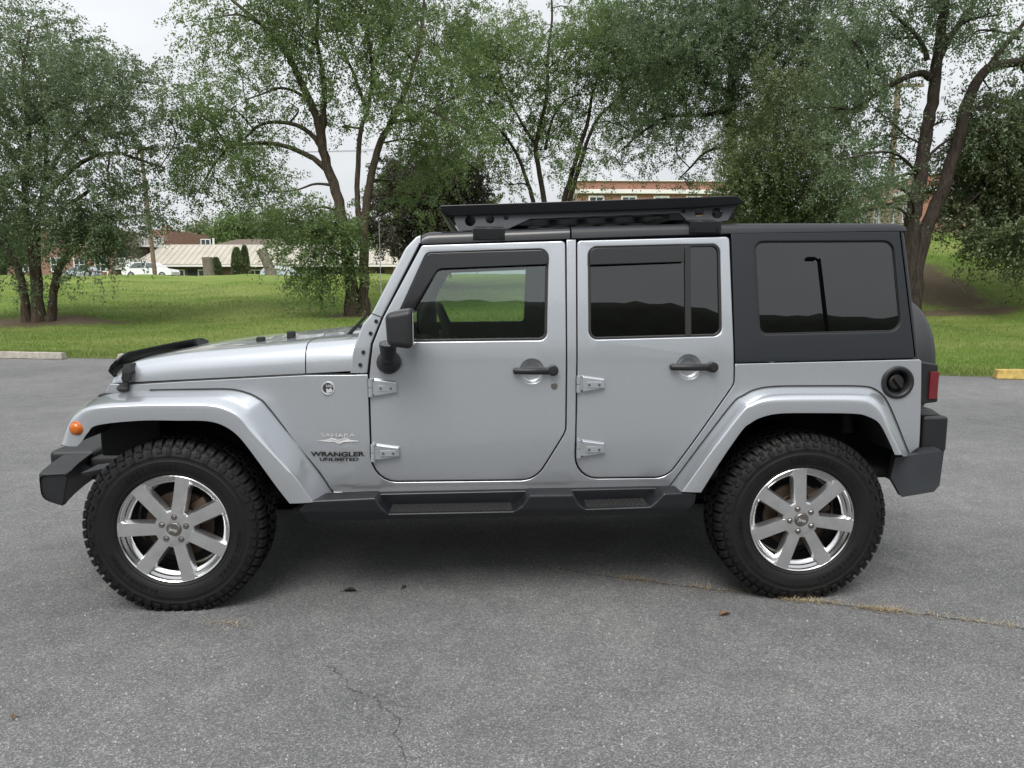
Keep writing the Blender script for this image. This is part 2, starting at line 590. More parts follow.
def axis(*seg):
    out = []
    for a, b, s in seg: out += list(np.arange(a, b, s))
    out.append(seg[-1][1]); return np.array(out)
xs = axis((-1600, -200, 140), (-200, -50, 10), (-50, -30, 2), (-30, 30, .4), (30, 50, 2), (50, 200, 10), (200, 1600, 140))
ts = axis((0, 1, .25), (1, 35, .4), (35, 80, 1.5), (80, 200, 10), (200, 2000, 150))
me = grid_mesh('lawn', xs, ts, H)
for p in me.polygons: p.use_smooth = True
tag(link_mesh('lawn', me, M_LAWN), kind='structure')

me = np_mesh('parking_lot', np.array([(-300, -300, 0), (300, -300, 0), (300, 90, -.0), (-300, 90, 0)], float), np.array([[0, 1, 2, 3]]))
# the lot's far edge follows the lawn edge
vs = me.vertices
vs[2].co.y = edge_y(300) + .4; vs[3].co.y = edge_y(-300) + .4
tag(link_mesh('parking_lot', me, M_ASPH), kind='structure')
me = np_mesh('ground', np.array([(-3000, -3000, -.4), (3000, -3000, -.4), (3000, 3000, -.4), (-3000, 3000, -.4)], float), np.array([[0, 1, 2, 3]]))
tag(link_mesh('ground', me, M_LAWN), kind='structure')

# ------------------------------------------------------------------ grass blades
def leaf_mat(name, c0, c1, trans=.35, rough=.42):
    m, nt, bs = new_mat(name)
    geo = N(nt, 'ShaderNodeNewGeometry')
    rp = N(nt, 'ShaderNodeValToRGB')
    rp.color_ramp.elements[0].color = (*c0, 1); rp.color_ramp.elements[1].color = (*c1, 1)
    nz = N(nt, 'ShaderNodeTexNoise', Scale=.9, Detail=3.0)
    nt.links.new(geo.outputs['Position'], nz.inputs['Vector'])
    mr = N(nt, 'ShaderNodeMath', operation='MULTIPLY_ADD'); mr.inputs[1].default_value = .55
    sh = N(nt, 'ShaderNodeMath', operation='MULTIPLY_ADD'); sh.inputs[1].default_value = 1.6; sh.inputs[2].default_value = -.55
    nt.links.new(nz.outputs['Fac'], sh.inputs[0])
    nt.links.new(geo.outputs['Random Per Island'], mr.inputs[0]); nt.links.new(sh.outputs[0], mr.inputs[2])
    nt.links.new(mr.outputs[0], rp.inputs['Fac'])
    nt.links.new(rp.outputs['Color'], bs.inputs['Base Color'])
    bs.inputs['Roughness'].default_value = rough; bs.inputs['Specular IOR Level'].default_value = .55
    tl = N(nt, 'ShaderNodeBsdfTranslucent'); nt.links.new(rp.outputs['Color'], tl.inputs['Color'])
    mx = N(nt, 'ShaderNodeMixShader'); mx.inputs['Fac'].default_value = trans
    out = nt.nodes['Material Output']
    nt.links.new(bs.outputs['BSDF'], mx.inputs[1]); nt.links.new(tl.outputs['BSDF'], mx.inputs[2])
    nt.links.new(mx.outputs['Shader'], out.inputs['Surface'])
    return m

def blades(n, x0, x1, t0, t1, h0, h1, w, power=1.0):
    x = rng.uniform(x0, x1, n); t = t0 + (t1 - t0) * rng.uniform(0, 1, n) ** power
    y = edge_y(x) + t
    keep = np.abs(x / y) < .80
    for (sx, sy, rx, ry) in SOIL:
        keep &= (((x - sx) / rx) ** 2 + ((y - sy) / ry) ** 2 > .7)
    x, y, t = x[keep], y[keep], t[keep]; n = len(x)
    z = H(x, y) - .01
    h = rng.uniform(h0, h1, n); a = rng.uniform(0, 2 * PI, n)
    lx, ly = rng.normal(0, .4, n) * h, rng.normal(0, .4, n) * h
    ww = w * rng.uniform(.6, 1.3, n)
    co = np.empty((n, 3, 3))
    co[:, 0] = np.stack([x - np.cos(a) * ww, y - np.sin(a) * ww, z], -1)
    co[:, 1] = np.stack([x + np.cos(a) * ww, y + np.sin(a) * ww, z], -1)
    co[:, 2] = np.stack([x + lx, y + ly, z + h], -1)
    return co.reshape(-1, 3)
co = np.concatenate([blades(22000, -14, 14, .05, .9, .04, .11, .006), blades(4000, -14, 14, -.10, .12, .02, .07, .006),
                     blades(120000, -17, 17, .2, 8, .03, .075, .006, 1.1),
                     blades(60000, -25, 25, 7, 22, .04, .09, .010, 1.2)])
me = np_mesh('grass', co, np.arange(len(co)).reshape(-1, 3))
M_GRASS = leaf_mat('grass_blades', (.100, .175, .026), (.235, .290, .080), .3)
tag(link_mesh('grass', me, M_GRASS), label='short green grass covering the bank beyond the parking lot', cat='grass', kind='stuff')

# ------------------------------------------------------------------ buildings
def brick_mat(name, c, mort=(.42, .38, .34)):
    m, nt, bs = new_mat(name)
    tc = N(nt, 'ShaderNodeTexCoord')
    mp = N(nt, 'ShaderNodeMapping'); mp.inputs['Rotation'].default_value = (PI / 2, 0, 0)
    nt.links.new(tc.outputs['Object'], mp.inputs['Vector'])
    bk = N(nt, 'ShaderNodeTexBrick', Scale=1.0)
    bk.inputs['Brick Width'].default_value = .22; bk.inputs['Row Height'].default_value = .075
    bk.inputs['Mortar Size'].default_value = .008
    bk.inputs['Color1'].default_value = (*c, 1); bk.inputs['Color2'].default_value = (*[v * .72 for v in c], 1)
    bk.inputs['Mortar'].default_value = (*mort, 1)
    nt.links.new(mp.outputs['Vector'], bk.inputs['Vector'])
    nz = N(nt, 'ShaderNodeTexNoise', Scale=1.2, Detail=5.0); nt.links.new(tc.outputs['Object'], nz.inputs['Vector'])
    rp = N(nt, 'ShaderNodeValToRGB'); rp.color_ramp.elements[0].color = (.78, .78, .8, 1); rp.color_ramp.elements[1].color = (1.15, 1.12, 1.1, 1)
    nt.links.new(nz.outputs['Fac'], rp.inputs['Fac'])
    mx = N(nt, 'ShaderNodeMixRGB', blend_type='MULTIPLY'); mx.inputs['Fac'].default_value = 1
    nt.links.new(bk.outputs['Color'], mx.inputs['Color1']); nt.links.new(rp.outputs['Color'], mx.inputs['Color2'])
    nt.links.new(mx.outputs['Color'], bs.inputs['Base Color'])
    bs.inputs['Roughness'].default_value = .9
    return m
M_BRICK_O = brick_mat('orange_brick', (.34, .115, .06))
M_BRICK_R = brick_mat('red_brick', (.26, .105, .065))
M_WHITE = simple('white_paint', (.74, .74, .72), .6, var=.06, vscale=2)
M_PANE = simple('window_pane', (.05, .06, .07), .08, spec=.8)
M_BEIGE = simple('beige_metal_roof', (.39, .36, .30), .55, var=.10, vscale=.7)
M_CONC = simple('concrete', (.34, .31, .27), .9, var=.25, vscale=9, bump=.5, bscale=60)
M_YELL = simple('yellow_concrete', (.42, .30, .09), .85, var=.45, vscale=7, bump=.6, bscale=50)
M_DARK = simple('dark_recess', (.03, .03, .032), .8)
M_TAN = simple('tan_siding', (.16, .115, .08), .85, var=.2, vscale=2)

def window(parent, x0, x1, z0, z1, y, panes=2, fw=.09):
    """a white framed window on a facade facing -y"""
    f = MB()
    f.box((x0, y - .05, z0), (x0 + fw, y + .05, z1)); f.box((x1 - fw, y - .05, z0), (x1, y + .05, z1))
    f.box((x0 + fw, y - .048, z1 - fw), (x1 - fw, y + .05, z1)); f.box((x0 + fw, y - .06, z0 - .03), (x1 - fw, y + .05, z0 + fw))
    f.box((x0 + fw, y - .045, (z0 + z1) / 2 - .03), (x1 - fw, y + .05, (z0 + z1) / 2 + .03))
    for k in range(1, panes):
        xm = x0 + (x1 - x0) * k / panes
        f.box((xm - .035, y - .042, z0 + fw), (xm + .035, y + .05, z1 - fw))
    o = f.build('window', M_WHITE, parent, sm=0)
    g = MB().box((x0 + .02, y - .02, z0 + .02), (x1 - .02, y + .03, z1 - .02)).build('pane', M_PANE, o, sm=0)
    return o

# long low building with the beige standing seam roof
Yb = 74
p0, p1 = W(131, 265, Yb), W(398, 265, Yb)
base = float(H((p0[0] + p1[0]) / 2, Yb))
b = empty('long_house', (p0[0], Yb, base))
tag(b, 'long single storey building with pale beige metal roof behind the grass bank', 'building')
L = p1[0] - p0[0]; ez = p0[2] - base; rz = W(200, 245.5, Yb + 4)[2] - base
w_ = MB().box((.6, .8, -.5), (L - .6, 7.4, ez - .05)).build('wall', M_TAN, b, sm=0)
r = MB()
r.hexa([(0, 0, ez), (L, 0, ez), (L, 4.1, rz), (1.5, 4.1, rz)], [(0, 0, ez + .1), (L, 0, ez + .1), (L, 4.1, rz + .1), (1.5, 4.1, rz + .1)])
r.hexa([(0, 8.2, ez), (1.5, 4.12, rz), (L, 4.12, rz), (L, 8.2, ez)], [(0, 8.2, ez + .1), (1.5, 4.12, rz + .1), (L, 4.12, rz + .1), (L, 8.2, ez + .1)])
k = 0
x = .4
while x < L:
    xt = max(x, 1.5) if x < 1.5 else x
    r.hexa([(x - .03, 0, ez + .1), (x + .03, 0, ez + .1), (xt + .03, 4.08, rz + .1), (xt - .03, 4.08, rz + .1)],
           [(x - .03, 0, ez + .145), (x + .03, 0, ez + .145), (xt + .03, 4.08, rz + .145), (xt - .03, 4.08, rz + .145)])
    x += .6
r.build('roof', M_BEIGE, b, sm=0)
MB().box((.02, -.03, ez - .16), (L - .02, .05, ez - .005)).build('fascia', M_WHITE, b, sm=0)
for xx in (3.2, 6.2, 11.0, 13.6, 18.5, 21.0, 25.2, 27.6):
    if xx + 1.6 < L - .7: window(b, xx, xx + 1.7, ez - 1.75, ez - .42, .79, 2, .12)
for xx in (5.2, 9.6, 16.6, 23.8):
    MB().box((xx, .70, -.3), (xx + .95, .79, ez - .45), .01).build('door', M_DARK, b, sm=0)
for xx in (2.2, 8.2, 15.2, 22.5): MB().box((xx, .1, -.4), (xx + .14, .24, ez - .01)).build('post', M_WHITE, b, sm=0)
MB().cyl((6.6, 4.1, rz + .05), (6.6, 4.1, rz + .75), .1).build('vent_pipe', M_WHITE, b)
MB().cyl((13.6, 4.1, rz + .05), (13.6, 4.1, rz + .8), .1).build('vent_pipe', M_WHITE, b)

# house on the far side, its dormer shows over the beige roof
Yd = 110
p = W(233, 239, Yd); gz = float(H(p[0], Yd))
b = empty('brick_house', (p[0], Yd, gz)); tag(b, 'red brick house far behind the beige roofed building', 'building')
hz = W(233, 244.5, Yd)[2] - gz; tz = W(233, 238, Yd)[2] - gz
MB().box((-2, 0, -1), (7, 7, hz)).build('wall', M_BRICK_R, b, sm=0)
MB().hexa([(-2.4, -.4, hz), (7.4, -.4, hz), (7.4, 7.4, hz), (-2.4, 7.4, hz)], [(-.5, 3, tz), (5.5, 3, tz), (5.5, 4, tz), (-.5, 4, tz)]).build('roof', simple('brown_shingle', (.13, .10, .08), .9, var=.2), b, sm=0)
window(b, 0, 1.6, hz - 1.5, hz - .2, -.02); window(b, 3.4, 5, hz - 1.5, hz - .2, -.02)

# brick apartments at the left
Ya = 72
pl, pr = W(-30, 230, Ya), W(108, 230, Ya); gz = float(H(-35, Ya)) - .3
b = empty('brick_apartments', (pl[0], Ya, gz)); tag(b, 'two storey red brick apartment building with white balconies behind the leftmost tree', 'building')
Lw = pr[0] - pl[0]; top = W(100, 229, Ya)[2] - gz
MB().box((0, 0, -.5), (Lw, 9, top)).build('wall', M_BRICK_R, b, sm=0)
MB().box((-.3, -.4, top), (Lw + .3, 9.4, top + .28), .02).build('roof', M_WHITE, b, sm=0)
x2 = W(163, 230, Ya + 12.5)[0] - pl[0]; top2 = W(150, 232, Ya + 12.5)[2] - gz
MB().box((Lw + 1.9, 12.5, -.5), (x2, 19, top2)).build('wall', M_BRICK_R, b, sm=0)
MB().box((Lw + .3, 12.1, top2), (x2 + .3, 19.3, top2 + .28), .02).build('roof', M_WHITE, b, sm=0)
MB().box((Lw + .01, 8.2, -.5), (Lw + 1.89, 13.5, top2 - .02)).build('porch_wall', M_BRICK_R, b, sm=0)
MB().box((x2 - .6, 13.5, top2 + .28), (x2 - .05, 14.9, top2 + .75)).build('chimney', M_BRICK_R, b, sm=0)
for y0, y1, zz in ((.8, 3.6, 1.45), (5.4, 8.2, 3.85)):
    o = MB().box((Lw + .004, y0, zz - .14), (Lw + 1.5, y1, zz)).build('balcony', M_WHITE, b, sm=0)
    rl = MB().box((Lw + .004, y0, zz + .92), (Lw + 1.5, y0 + .07, zz + 1.0)).box((Lw + 1.43, y0 + .08, zz + .92), (Lw + 1.5, y1, zz + 1.0))
    for k in range(9): rl.box((Lw + .05 + k * .165, y0 + .01, zz), (Lw + .13 + k * .165, y0 + .06, zz + .92))
    for k in range(14): rl.box((Lw + 1.44, y0 + .1 + k * .195, zz), (Lw + 1.49, y0 + .2 + k * .195, zz + .92))
    rl.build('railing', M_WHITE, o, sm=0)
    MB().box((Lw + .003, y0 + .5, zz + .01), (Lw + .05, y1 - .5, zz + 2.05), .01).build('balcony_door', M_PANE, b, sm=0)
for zz in (1.1, 3.6):
    for xx in (1.2, 4.2, 7.4, 9.6, 11.6): window(b, xx, xx + 1.1, zz, zz + 1.35, -.01)
    window(b, Lw + 3.6, Lw + 4.7, zz, zz + 1.3, 12.49)
MB().box((Lw - .35, -.08, -.3), (Lw - .22, -.005, top - .02)).build('downpipe', M_WHITE, b, sm=0)

# tall orange brick block seen over the roof rack
Yc = 72
pl, pr = W(578, 181, Yc), W(742, 178, Yc); gz = float(H(8, Yc))
b = empty('brick_block', (pl[0], Yc, gz), math.radians(2)); tag(b, 'tall orange brick block with white cornice showing above the roof rack', 'building')
Lw = pr[0] - pl[0]; top = pl[2] - gz
MB().box((0, 0, -.5), (Lw, 12, top)).build('wall', M_BRICK_O, b, sm=0)
MB().box((-.15, -.15, top), (Lw + .15, 12.15, top + .1)).build('coping', M_WHITE, b, sm=0)
MB().box((-.25, -.3, top - 1.16), (Lw + .25, -.003, top - .78), .03).build('cornice', M_WHITE, b, sm=0)
for fl in range(3):
    z1 = top - 1.34 - fl * 3.0
    for xx in np.arange(1.0, Lw - 1.6, 3.1): window(b, xx, xx + 1.5, z1 - 1.7, z1, -.02, 2, .16)

# orange brick building glimpsed between the trunks at the right
gz = float(H(30, 56)); tz = CAMH + 91 / FPX * 54
b = empty('brick_terrace', (28.7, 54, gz), math.radians(-7.6)); tag(b, 'orange brick building with a white band course glimpsed between trunks at right', 'building')
top = tz - gz
MB().box((0, 0, -.5), (9, 18, top + .95)).build('wall', M_BRICK_O, b, sm=0)
MB().box((-.28, -.28, top - .18), (9.28, 18.28, top + .12), .02).build('band_course', M_WHITE, b, sm=0)
MB().box((-.12, -.12, top + .95), (9.12, 18.12, top + 1.08)).build('coping', M_WHITE, b, sm=0)
for z1 in (top - .55, top - 3.2):
    for u in (1.2, 4.2, 7.4, 10.6, 13.8):
        o = window(b, -u - 1.3, -u, z1 - 1.6, z1, -.02, 2, .14); o.rotation_euler = (0, 0, -PI / 2)
    for u in (1.0, 3.8, 6.4): window(b, u, u + 1.3, z1 - 1.6, z1, -.02, 2, .14)

# ------------------------------------------------------------------ poles and wires
M_POLE = simple('weathered_pole_wood', (.17, .125, .09), .9, var=.25, vscale=3)
M_POLE2 = simple('pale_pole_wood', (.23, .18, .125), .9, var=.25, vscale=3)
M_WIRE = simple('wire', (.03, .03, .03), .6)
def pole(px, Y, top_py, r, m, label, lean=0.0):
    p = W(px, 270, Y); gz = float(H(p[0], Y)); tz = W(px, top_py, Y)[2]
    o = empty('utility_pole', (p[0], Y, gz)); tag(o, label, 'utility pole')
    h = tz - gz
    MB().tube([(0, 0, -.3), (lean * h * .5, 0, h * .5), (lean * h, 0, h)], [r, r * .88, r * .75], 12).build('shaft', m, o)
    MB().box((lean * h - 1.1, -.06 - r, h - .7), (lean * h + 1.1, .04 - r, h - .56), .01).build('crossarm', m, o, sm=0)
    for k in (-1, -.4, .4, 1):
        MB().cyl((lean * h + k, -r - .01, h - .56), (lean * h + k, -r - .01, h - .40), .04).build('insulator', M_DARK, o)
    return np.array([p[0] + lean * h, Y - r, tz - .4])
pA = pole(155, 60, 140, .17, M_POLE, 'brown wooden utility pole beside the parked white car', -.05)
pB = pole(884, 36, 72, .16, M_POLE2, 'pale wooden utility pole behind the dark tree at right', .012)
for k, off in enumerate((-1, 1)):
    a, c = pA + (off, 0, 0), pB + (off, 0, 0)
    pts = [a + (c - a) * t + np.array([0, 0, -1.6 * 4 * t * (1 - t)]) for t in np.linspace(0, 1, 25)]
    o = MB().tube(pts, .012, 5).build('power_line', M_WIRE)
    tag(o, 'thin dark power line strung between the two utility poles', 'power line', 'power lines between the utility poles')

# ------------------------------------------------------------------ wheel stops
def wheel_stop(x0, x1, m, label, h=.13, dy=-.16, group=None):
    ya, yb = edge_y(x0) + dy, edge_y(x1) + dy
    ang = math.atan2(yb - ya, x1 - x0); L = math.hypot(x1 - x0, yb - ya)
    mb = MB().hexa([(0, -.09, -.002), (L, -.09, -.002), (L, .09, -.002), (0, .09, -.002)],
                   [(.02, -.06, h), (L - .02, -.06, h), (L - .02, .06, h), (.02, .06, h)], .018, 2)
    b = mb.bm
    bmesh.ops.subdivide_edges(b, edges=[e for e in b.edges if e.calc_length() > .5], cuts=14)
    for v in b.verts: v.co += Vector((rnd.uniform(-.006, .006), rnd.uniform(-.006, .006), rnd.uniform(-.006, .004) if v.co.z > .02 else 0))
    o = mb.build('wheel_stop', m, sm=50)
    o.location = (x0, ya, 0.003); o.rotation_euler = (0, 0, ang)
    return tag(o, label, 'wheel stop', group)
def on_edge(px):
    x = 0.0
    for _ in range(20):
        y = edge_y(x) - .16; x = (px - 512) / FPX * (y * CP + CAMH * SP_)
    return (x,)
g0, g1, g2 = on_edge(65), on_edge(119), on_edge(994)
wheel_stop(g0[0] - 1.9, g0[0], M_CONC, 'grey concrete wheel stop at the far left of the lot edge')
wheel_stop(g1[0], g1[0] + 1.9, M_CONC, 'grey concrete wheel stop mostly hidden behind the bonnet')
wheel_stop(g2[0], g2[0] + 1.9, M_YELL, 'worn yellow painted wheel stop at the right lot edge', .15)

# ------------------------------------------------------------------ cars parked on the crest
M_WCAR = simple('white_car_paint', (.72, .73, .74), .25, coat=.6)
M_SCAR = simple('pale_blue_car_paint', (.42, .47, .52), .3, metal=.3, coat=.6)
M_TYRE0 = simple('distant_tyre', (.02, .02, .02), .8)
M_RIM0 = simple('distant_rim', (.5, .5, .52), .35, metal=.7)
M_LAMP_R = simple('red_lens', (.30, .012, .015), .12, coat=.6)
def far_car(px0, px1, Y, m, label, top_py=None, face=1):
    a, c = W(px0, 270, Y), W(px1, 270, Y)
    cx = (a[0] + c[0]) / 2; gz = float(H(cx, Y)); Lc = c[0] - a[0]; s = Lc / 4.5
    o = empty('parked_car', (cx, Y, gz)); tag(o, label, 'car')
    prof = [(-2.22, .35), (-2.25, .62), (-2.1, .82), (-1.25, .95), (-.55, 1.42), (.1, 1.50), (1.3, 1.47), (1.75, 1.36), (2.12, .98), (2.25, .6), (2.2, .35)]
    prof = [(x * face * s, z * s) for x, z in prof]
    def body(pts, w0, w1, zb, zt):
        rows = []
        for yy in (-1, -.94, -.6, 0, .6, .94, 1):
            sc = 1 if abs(yy) < .95 else .985
            rows.append([(x * sc, yy * s * (w0 + (w1 - w0) * max(0, min(1, (z - zb) / (zt - zb)))), z) for x, z in pts])
        return rows
    mb = MB(); rows = body(prof, .9, .62, .95 * s, 1.5 * s)
    mb.loft(rows, close_u=True); mb.face(rows[0]); mb.face(rows[-1][::-1])
    bo = mb.build('body', m, o, sm=40, recalc=True)
    for sd in (-1, 1):
        def wpt(x, z): return (x * face * s, sd * s * (.905 - .28 * (z - .95) / .55) , z * s)
        for quad in ([(-1.02, 1.0), (-.5, 1.38), (.08, 1.44), (.08, 1.0)], [(.16, 1.0), (.16, 1.44), (1.12, 1.41), (1.55, 1.02)]):
            pts = [wpt(*q) for q in quad]
            MB().hexa(pts, [(p[0], p[1] + sd * .012, p[2]) for p in pts]).build('window', M_PANE, o, sm=0)
        for wx in (-1.38, 1.38):
            wo = MB().lathe([(0, -.1), (.22, -.1), (.33, -.09), (.33, .09), (.22, .1), (0, .1)], 20, 'Y').build('wheel', M_TYRE0, o)
            wo.location = (wx * s, sd * .82 * s, .32)
            MB().lathe([(0, .105 * sd), (.2, .108 * sd), (.21, .1 * sd)], 20, 'Y').build('rim', M_RIM0, wo)
        MB().box((face * 2.02 * s - .12, sd * .7 * s - .1, .78 * s), (face * 2.02 * s + .2, sd * .7 * s + .1, .95 * s), .02).build('tail_lamp', M_LAMP_R, o)
    return o
far_car(126, 176, 70, M_WCAR, 'white car parked on the grass crest beside the wooden pole', face=-1)
far_car(262, 304, 69, M_SCAR, 'pale silver car parked in front of the beige roofed building', face=-1)
far_car(62, 98, 66, M_SCAR, 'grey car parked on the crest behind the leftmost tree', face=1)
# ------------------------------------------------------------------ the four-door off-road vehicle
def paint_mat():
    m, nt, bs = new_mat('silver_paint')
    tc = N(nt, 'ShaderNodeTexCoord')
    vo = N(nt, 'ShaderNodeTexVoronoi', Scale=1400.0); nt.links.new(tc.outputs['Object'], vo.inputs['Vector'])
    sp = N(nt, 'ShaderNodeSeparateColor'); nt.links.new(vo.outputs['Color'], sp.inputs['Color'])
    rp = N(nt, 'ShaderNodeValToRGB'); rp.color_ramp.elements[0].color = (.405, .428, .458, 1); rp.color_ramp.elements[1].color = (.58, .606, .638, 1)
    nt.links.new(sp.outputs['Red'], rp.inputs['Fac'])
    dz = N(nt, 'ShaderNodeTexNoise', Scale=2.0, Detail=3.0, Roughness=.5); nt.links.new(tc.outputs['Object'], dz.inputs['Vector'])
    dr = N(nt, 'ShaderNodeMapRange'); dr.inputs['To Min'].default_value = .275; dr.inputs['To Max'].default_value = .325
    nt.links.new(dz.outputs['Fac'], dr.inputs['Value']); nt.links.new(dr.outputs['Result'], bs.inputs['Roughness'])
    px_ = N(nt, 'ShaderNodeSeparateXYZ'); nt.links.new(tc.outputs['Object'], px_.inputs[0])
    mz = N(nt, 'ShaderNodeMapRange'); mz.inputs['From Min'].default_value = .46; mz.inputs['From Max'].default_value = .80; mz.inputs['To Min'].default_value = .42; mz.inputs['To Max'].default_value = 0
    nt.links.new(px_.outputs['Z'], mz.inputs['Value'])
    dn = N(nt, 'ShaderNodeTexNoise', Scale=7.0, Detail=7.0, Roughness=.75); nt.links.new(tc.outputs['Object'], dn.inputs['Vector'])
    dm = N(nt, 'ShaderNodeMath', operation='MULTIPLY'); nt.links.new(mz.outputs['Result'], dm.inputs[0]); nt.links.new(dn.outputs['Fac'], dm.inputs[1])
    dx_ = N(nt, 'ShaderNodeMixRGB'); dx_.inputs['Color2'].default_value = (.20, .19, .175, 1)
    nt.links.new(dm.outputs[0], dx_.inputs['Fac']); nt.links.new(rp.outputs['Color'], dx_.inputs['Color1'])
    nt.links.new(dx_.outputs['Color'], bs.inputs['Base Color'])
    bs.inputs['Metallic'].default_value = .66
    bs.inputs['Coat Weight'].default_value = .85; bs.inputs['Coat Roughness'].default_value = .035
    return m
M_PAINT = paint_mat()
M_HTOP = simple('grained_black_hardtop', (.0085, .011, .015), .50, var=.08, vscale=3, bump=.12, bscale=420)
M_PLAST = simple('black_textured_plastic', (.0125, .013, .0145), .48, var=.18, vscale=5, bump=.25, bscale=300)
M_STEP = simple('step_plastic', (.0065, .0075, .0095), .36, var=.15, vscale=4, bump=.15, bscale=260)
M_GREYP = simple('weathered_grey_plastic', (.029, .0325, .037), .5, var=.25, vscale=5, bump=.2, bscale=260)
M_RUB = simple('black_rubber', (.008, .008, .008), .65, var=.1)
M_SEAL = simple('window_rubber', (.016, .0155, .015), .42)
M_VISOR = simple('smoked_visor', (.004, .0038, .0045), .12, coat=.4)
M_RACK = simple('rack_powder_coat', (.008, .009, .011), .34, bump=.08, bscale=500)
M_RACKP = simple('rack_side_plate', (.105, .110, .122), .42, bump=.05, bscale=500)
M_GLOSSB = simple('black_roof_panel', (.008, .009, .0105), .28, coat=.2)
M_TYRE = simple('tyre_rubber', (.0052, .0051, .0050), .62, spec=.35, var=.4, vscale=14, bump=.25, bscale=160)
M_ALLOY = simple('machined_alloy', (.74, .74, .745), .30, metal=.96, var=.10, vscale=14)
M_LIP = simple('polished_alloy', (.64, .635, .63), .20, metal=1.0)
M_NUT = simple('dark_chrome', (.32, .30, .28), .25, metal=1.0)
M_IRON = simple('rusty_disc', (.10, .07, .05), .6, metal=.5, var=.4, vscale=12)
M_UNDER = simple('underbody_black', (.012, .012, .012), .8)
M_LINER = simple('wheel_well_liner', (.010, .010, .011), .75, var=.3, vscale=6)
M_INT = simple('interior_dark', (.030, .030, .032), .75, var=.1)
M_SEATF = simple('seat_fabric', (.045, .044, .043), .9, var=.15, vscale=20, bump=.3, bscale=300)
M_CHROME = simple('bright_badge', (.82, .82, .82), .3, metal=.6)
M_BLACKD = simple('black_decal', (.012, .012, .012), .5)
M_AMBER = simple('amber_lens', (.50, .115, .006), .2, coat=.3)
M_RED = simple('red_tail_lens', (.13, .004, .008), .10, coat=.8)
M_STEEL = simple('antenna_steel', (.45, .45, .44), .35, metal=.8)
M_GLASS_F = glass_mat('clear_side_glass', (.84, .90, .875), 0.0)
M_GLASS_R = glass_mat('privacy_glass', (.20, .205, .21), 0.0, 1.0)
M_GLASS_W = glass_mat('windscreen_glass', (.90, .93, .92), 0.0)

car = empty('offroad_vehicle', (CO[0], CO[1], 0), YAW)
tag(car, 'silver four door offroad vehicle with black hard top and roof rack parked on the asphalt', 'car')

def Ys(x, z):
    y = -0.79
    if x < .75: y += (.75 - x) * .16
    if z > 1.17: y += (z - 1.17) * .145
    elif z < .80: y += (.80 - z) ** 2 * .35
    y += -.006 * max(0.0, 1 - ((z - .92) / .26) ** 2) if x > .75 else 0
    return y
def loc2(pts, off=0.0):
    out = []
    for p in pts:
        q = at_s(p[0], p[1], lambda x, z: Ys(x, z) + off); out.append((q[0], q[2]))
    return out
def offset_poly(pts, d):
    """move the edges of a corner list inwards by d pixels"""
    n = len(pts); P = [np.array(p[:2], float) for p in pts]
    area = sum(P[i - 1][0] * P[i][1] - P[i][0] * P[i - 1][1] for i in range(n))
    sg = 1 if area > 0 else -1
    out = []
    for i in range(n):
        a, b, c = P[i - 1], P[i], P[(i + 1) % n]
        u = (b - a) / np.linalg.norm(b - a); v = (c - b) / np.linalg.norm(c - b)
        nu = sg * np.array([-u[1], u[0]]); nv = sg * np.array([-v[1], v[0]])
        k = nu + nv; k = k / max(.3, (1 + nu @ nv))
        q = b + k * d
        r = pts[i][2] if len(pts[i]) > 2 else 0
        out.append((q[0], q[1], max(r - d, 0) if r else 0))
    return out

CZ = list(np.arange(.50, 1.85, .05)); CX = list(np.arange(-.4, .8, .2))
def panel(name, outer, holes, mat, parent, off=0.0, thick=.03, bev=.004, both=True, sm=30, parents=None, cz=CZ, cx=CX, wn=True):
    loops = [loc2(round_poly(outer), off)] + [loc2(round_poly(h) if len(h) < 16 else h, off) for h in holes]
    def fn(u, v, w): return (u, Ys(u, v) + off - w, v)
    me = plate(loops, thick, bev, fn, cz, cx, sm)
    o = link_mesh(name, me, mat, parent)
    if wn: weighted(o)
    if both:
        o2 = link_mesh(name, mirror_me(me), mat, parents if parents is not None else parent)
        if wn: weighted(o2)
        return o, o2
    return o, None
def mirrored(o, parent=None):
    o2 = bpy.data.objects.new(o.name.split('.')[0], mirror_me(o.data)); COL.objects.link(o2)
    o2.parent = parent if parent is not None else o.parent
    for md in o.modifiers:
        if md.type == 'WEIGHTED_NORMAL': weighted(o2)
    return o2

# outlines read off the survey photo (pixels, corner radius), turned into the vehicle's own metres
WIN_F = [(426.5, 252.4, 7), (548.7, 248.5, 9), (547, 340.3, 8), (385, 342.3, 6)]
WIN_R = [(588, 246.8, 9), (720.2, 243.4, 9), (722.2, 336.2, 9), (588.6, 339.9, 9)]
WIN_Q = [(754, 241.3, 9), (893.5, 240.6, 11), (901.8, 331.4, 12), (759, 335, 9)]
DOOR_F = [(421.8, 245.2, 4), (565.2, 240.8, 4), (565.4, 431, 19), (535.3, 479.5, 27), (372.9, 481.4, 25), (369.4, 375.6), (372.7, 344.5, 8), (383.3, 317.5)]
DOOR_R = [(577.3, 240.7, 4), (729.3, 236.6, 4), (733.9, 364), (733.6, 383.6, 13), (667, 476.9, 24), (575.9, 478, 21)]
CUP_F = (531.9, 371.2, 12.2); CUP_R = (688.9, 366.9, 12.2)
FUEL = (897.4, 382.4, 15)

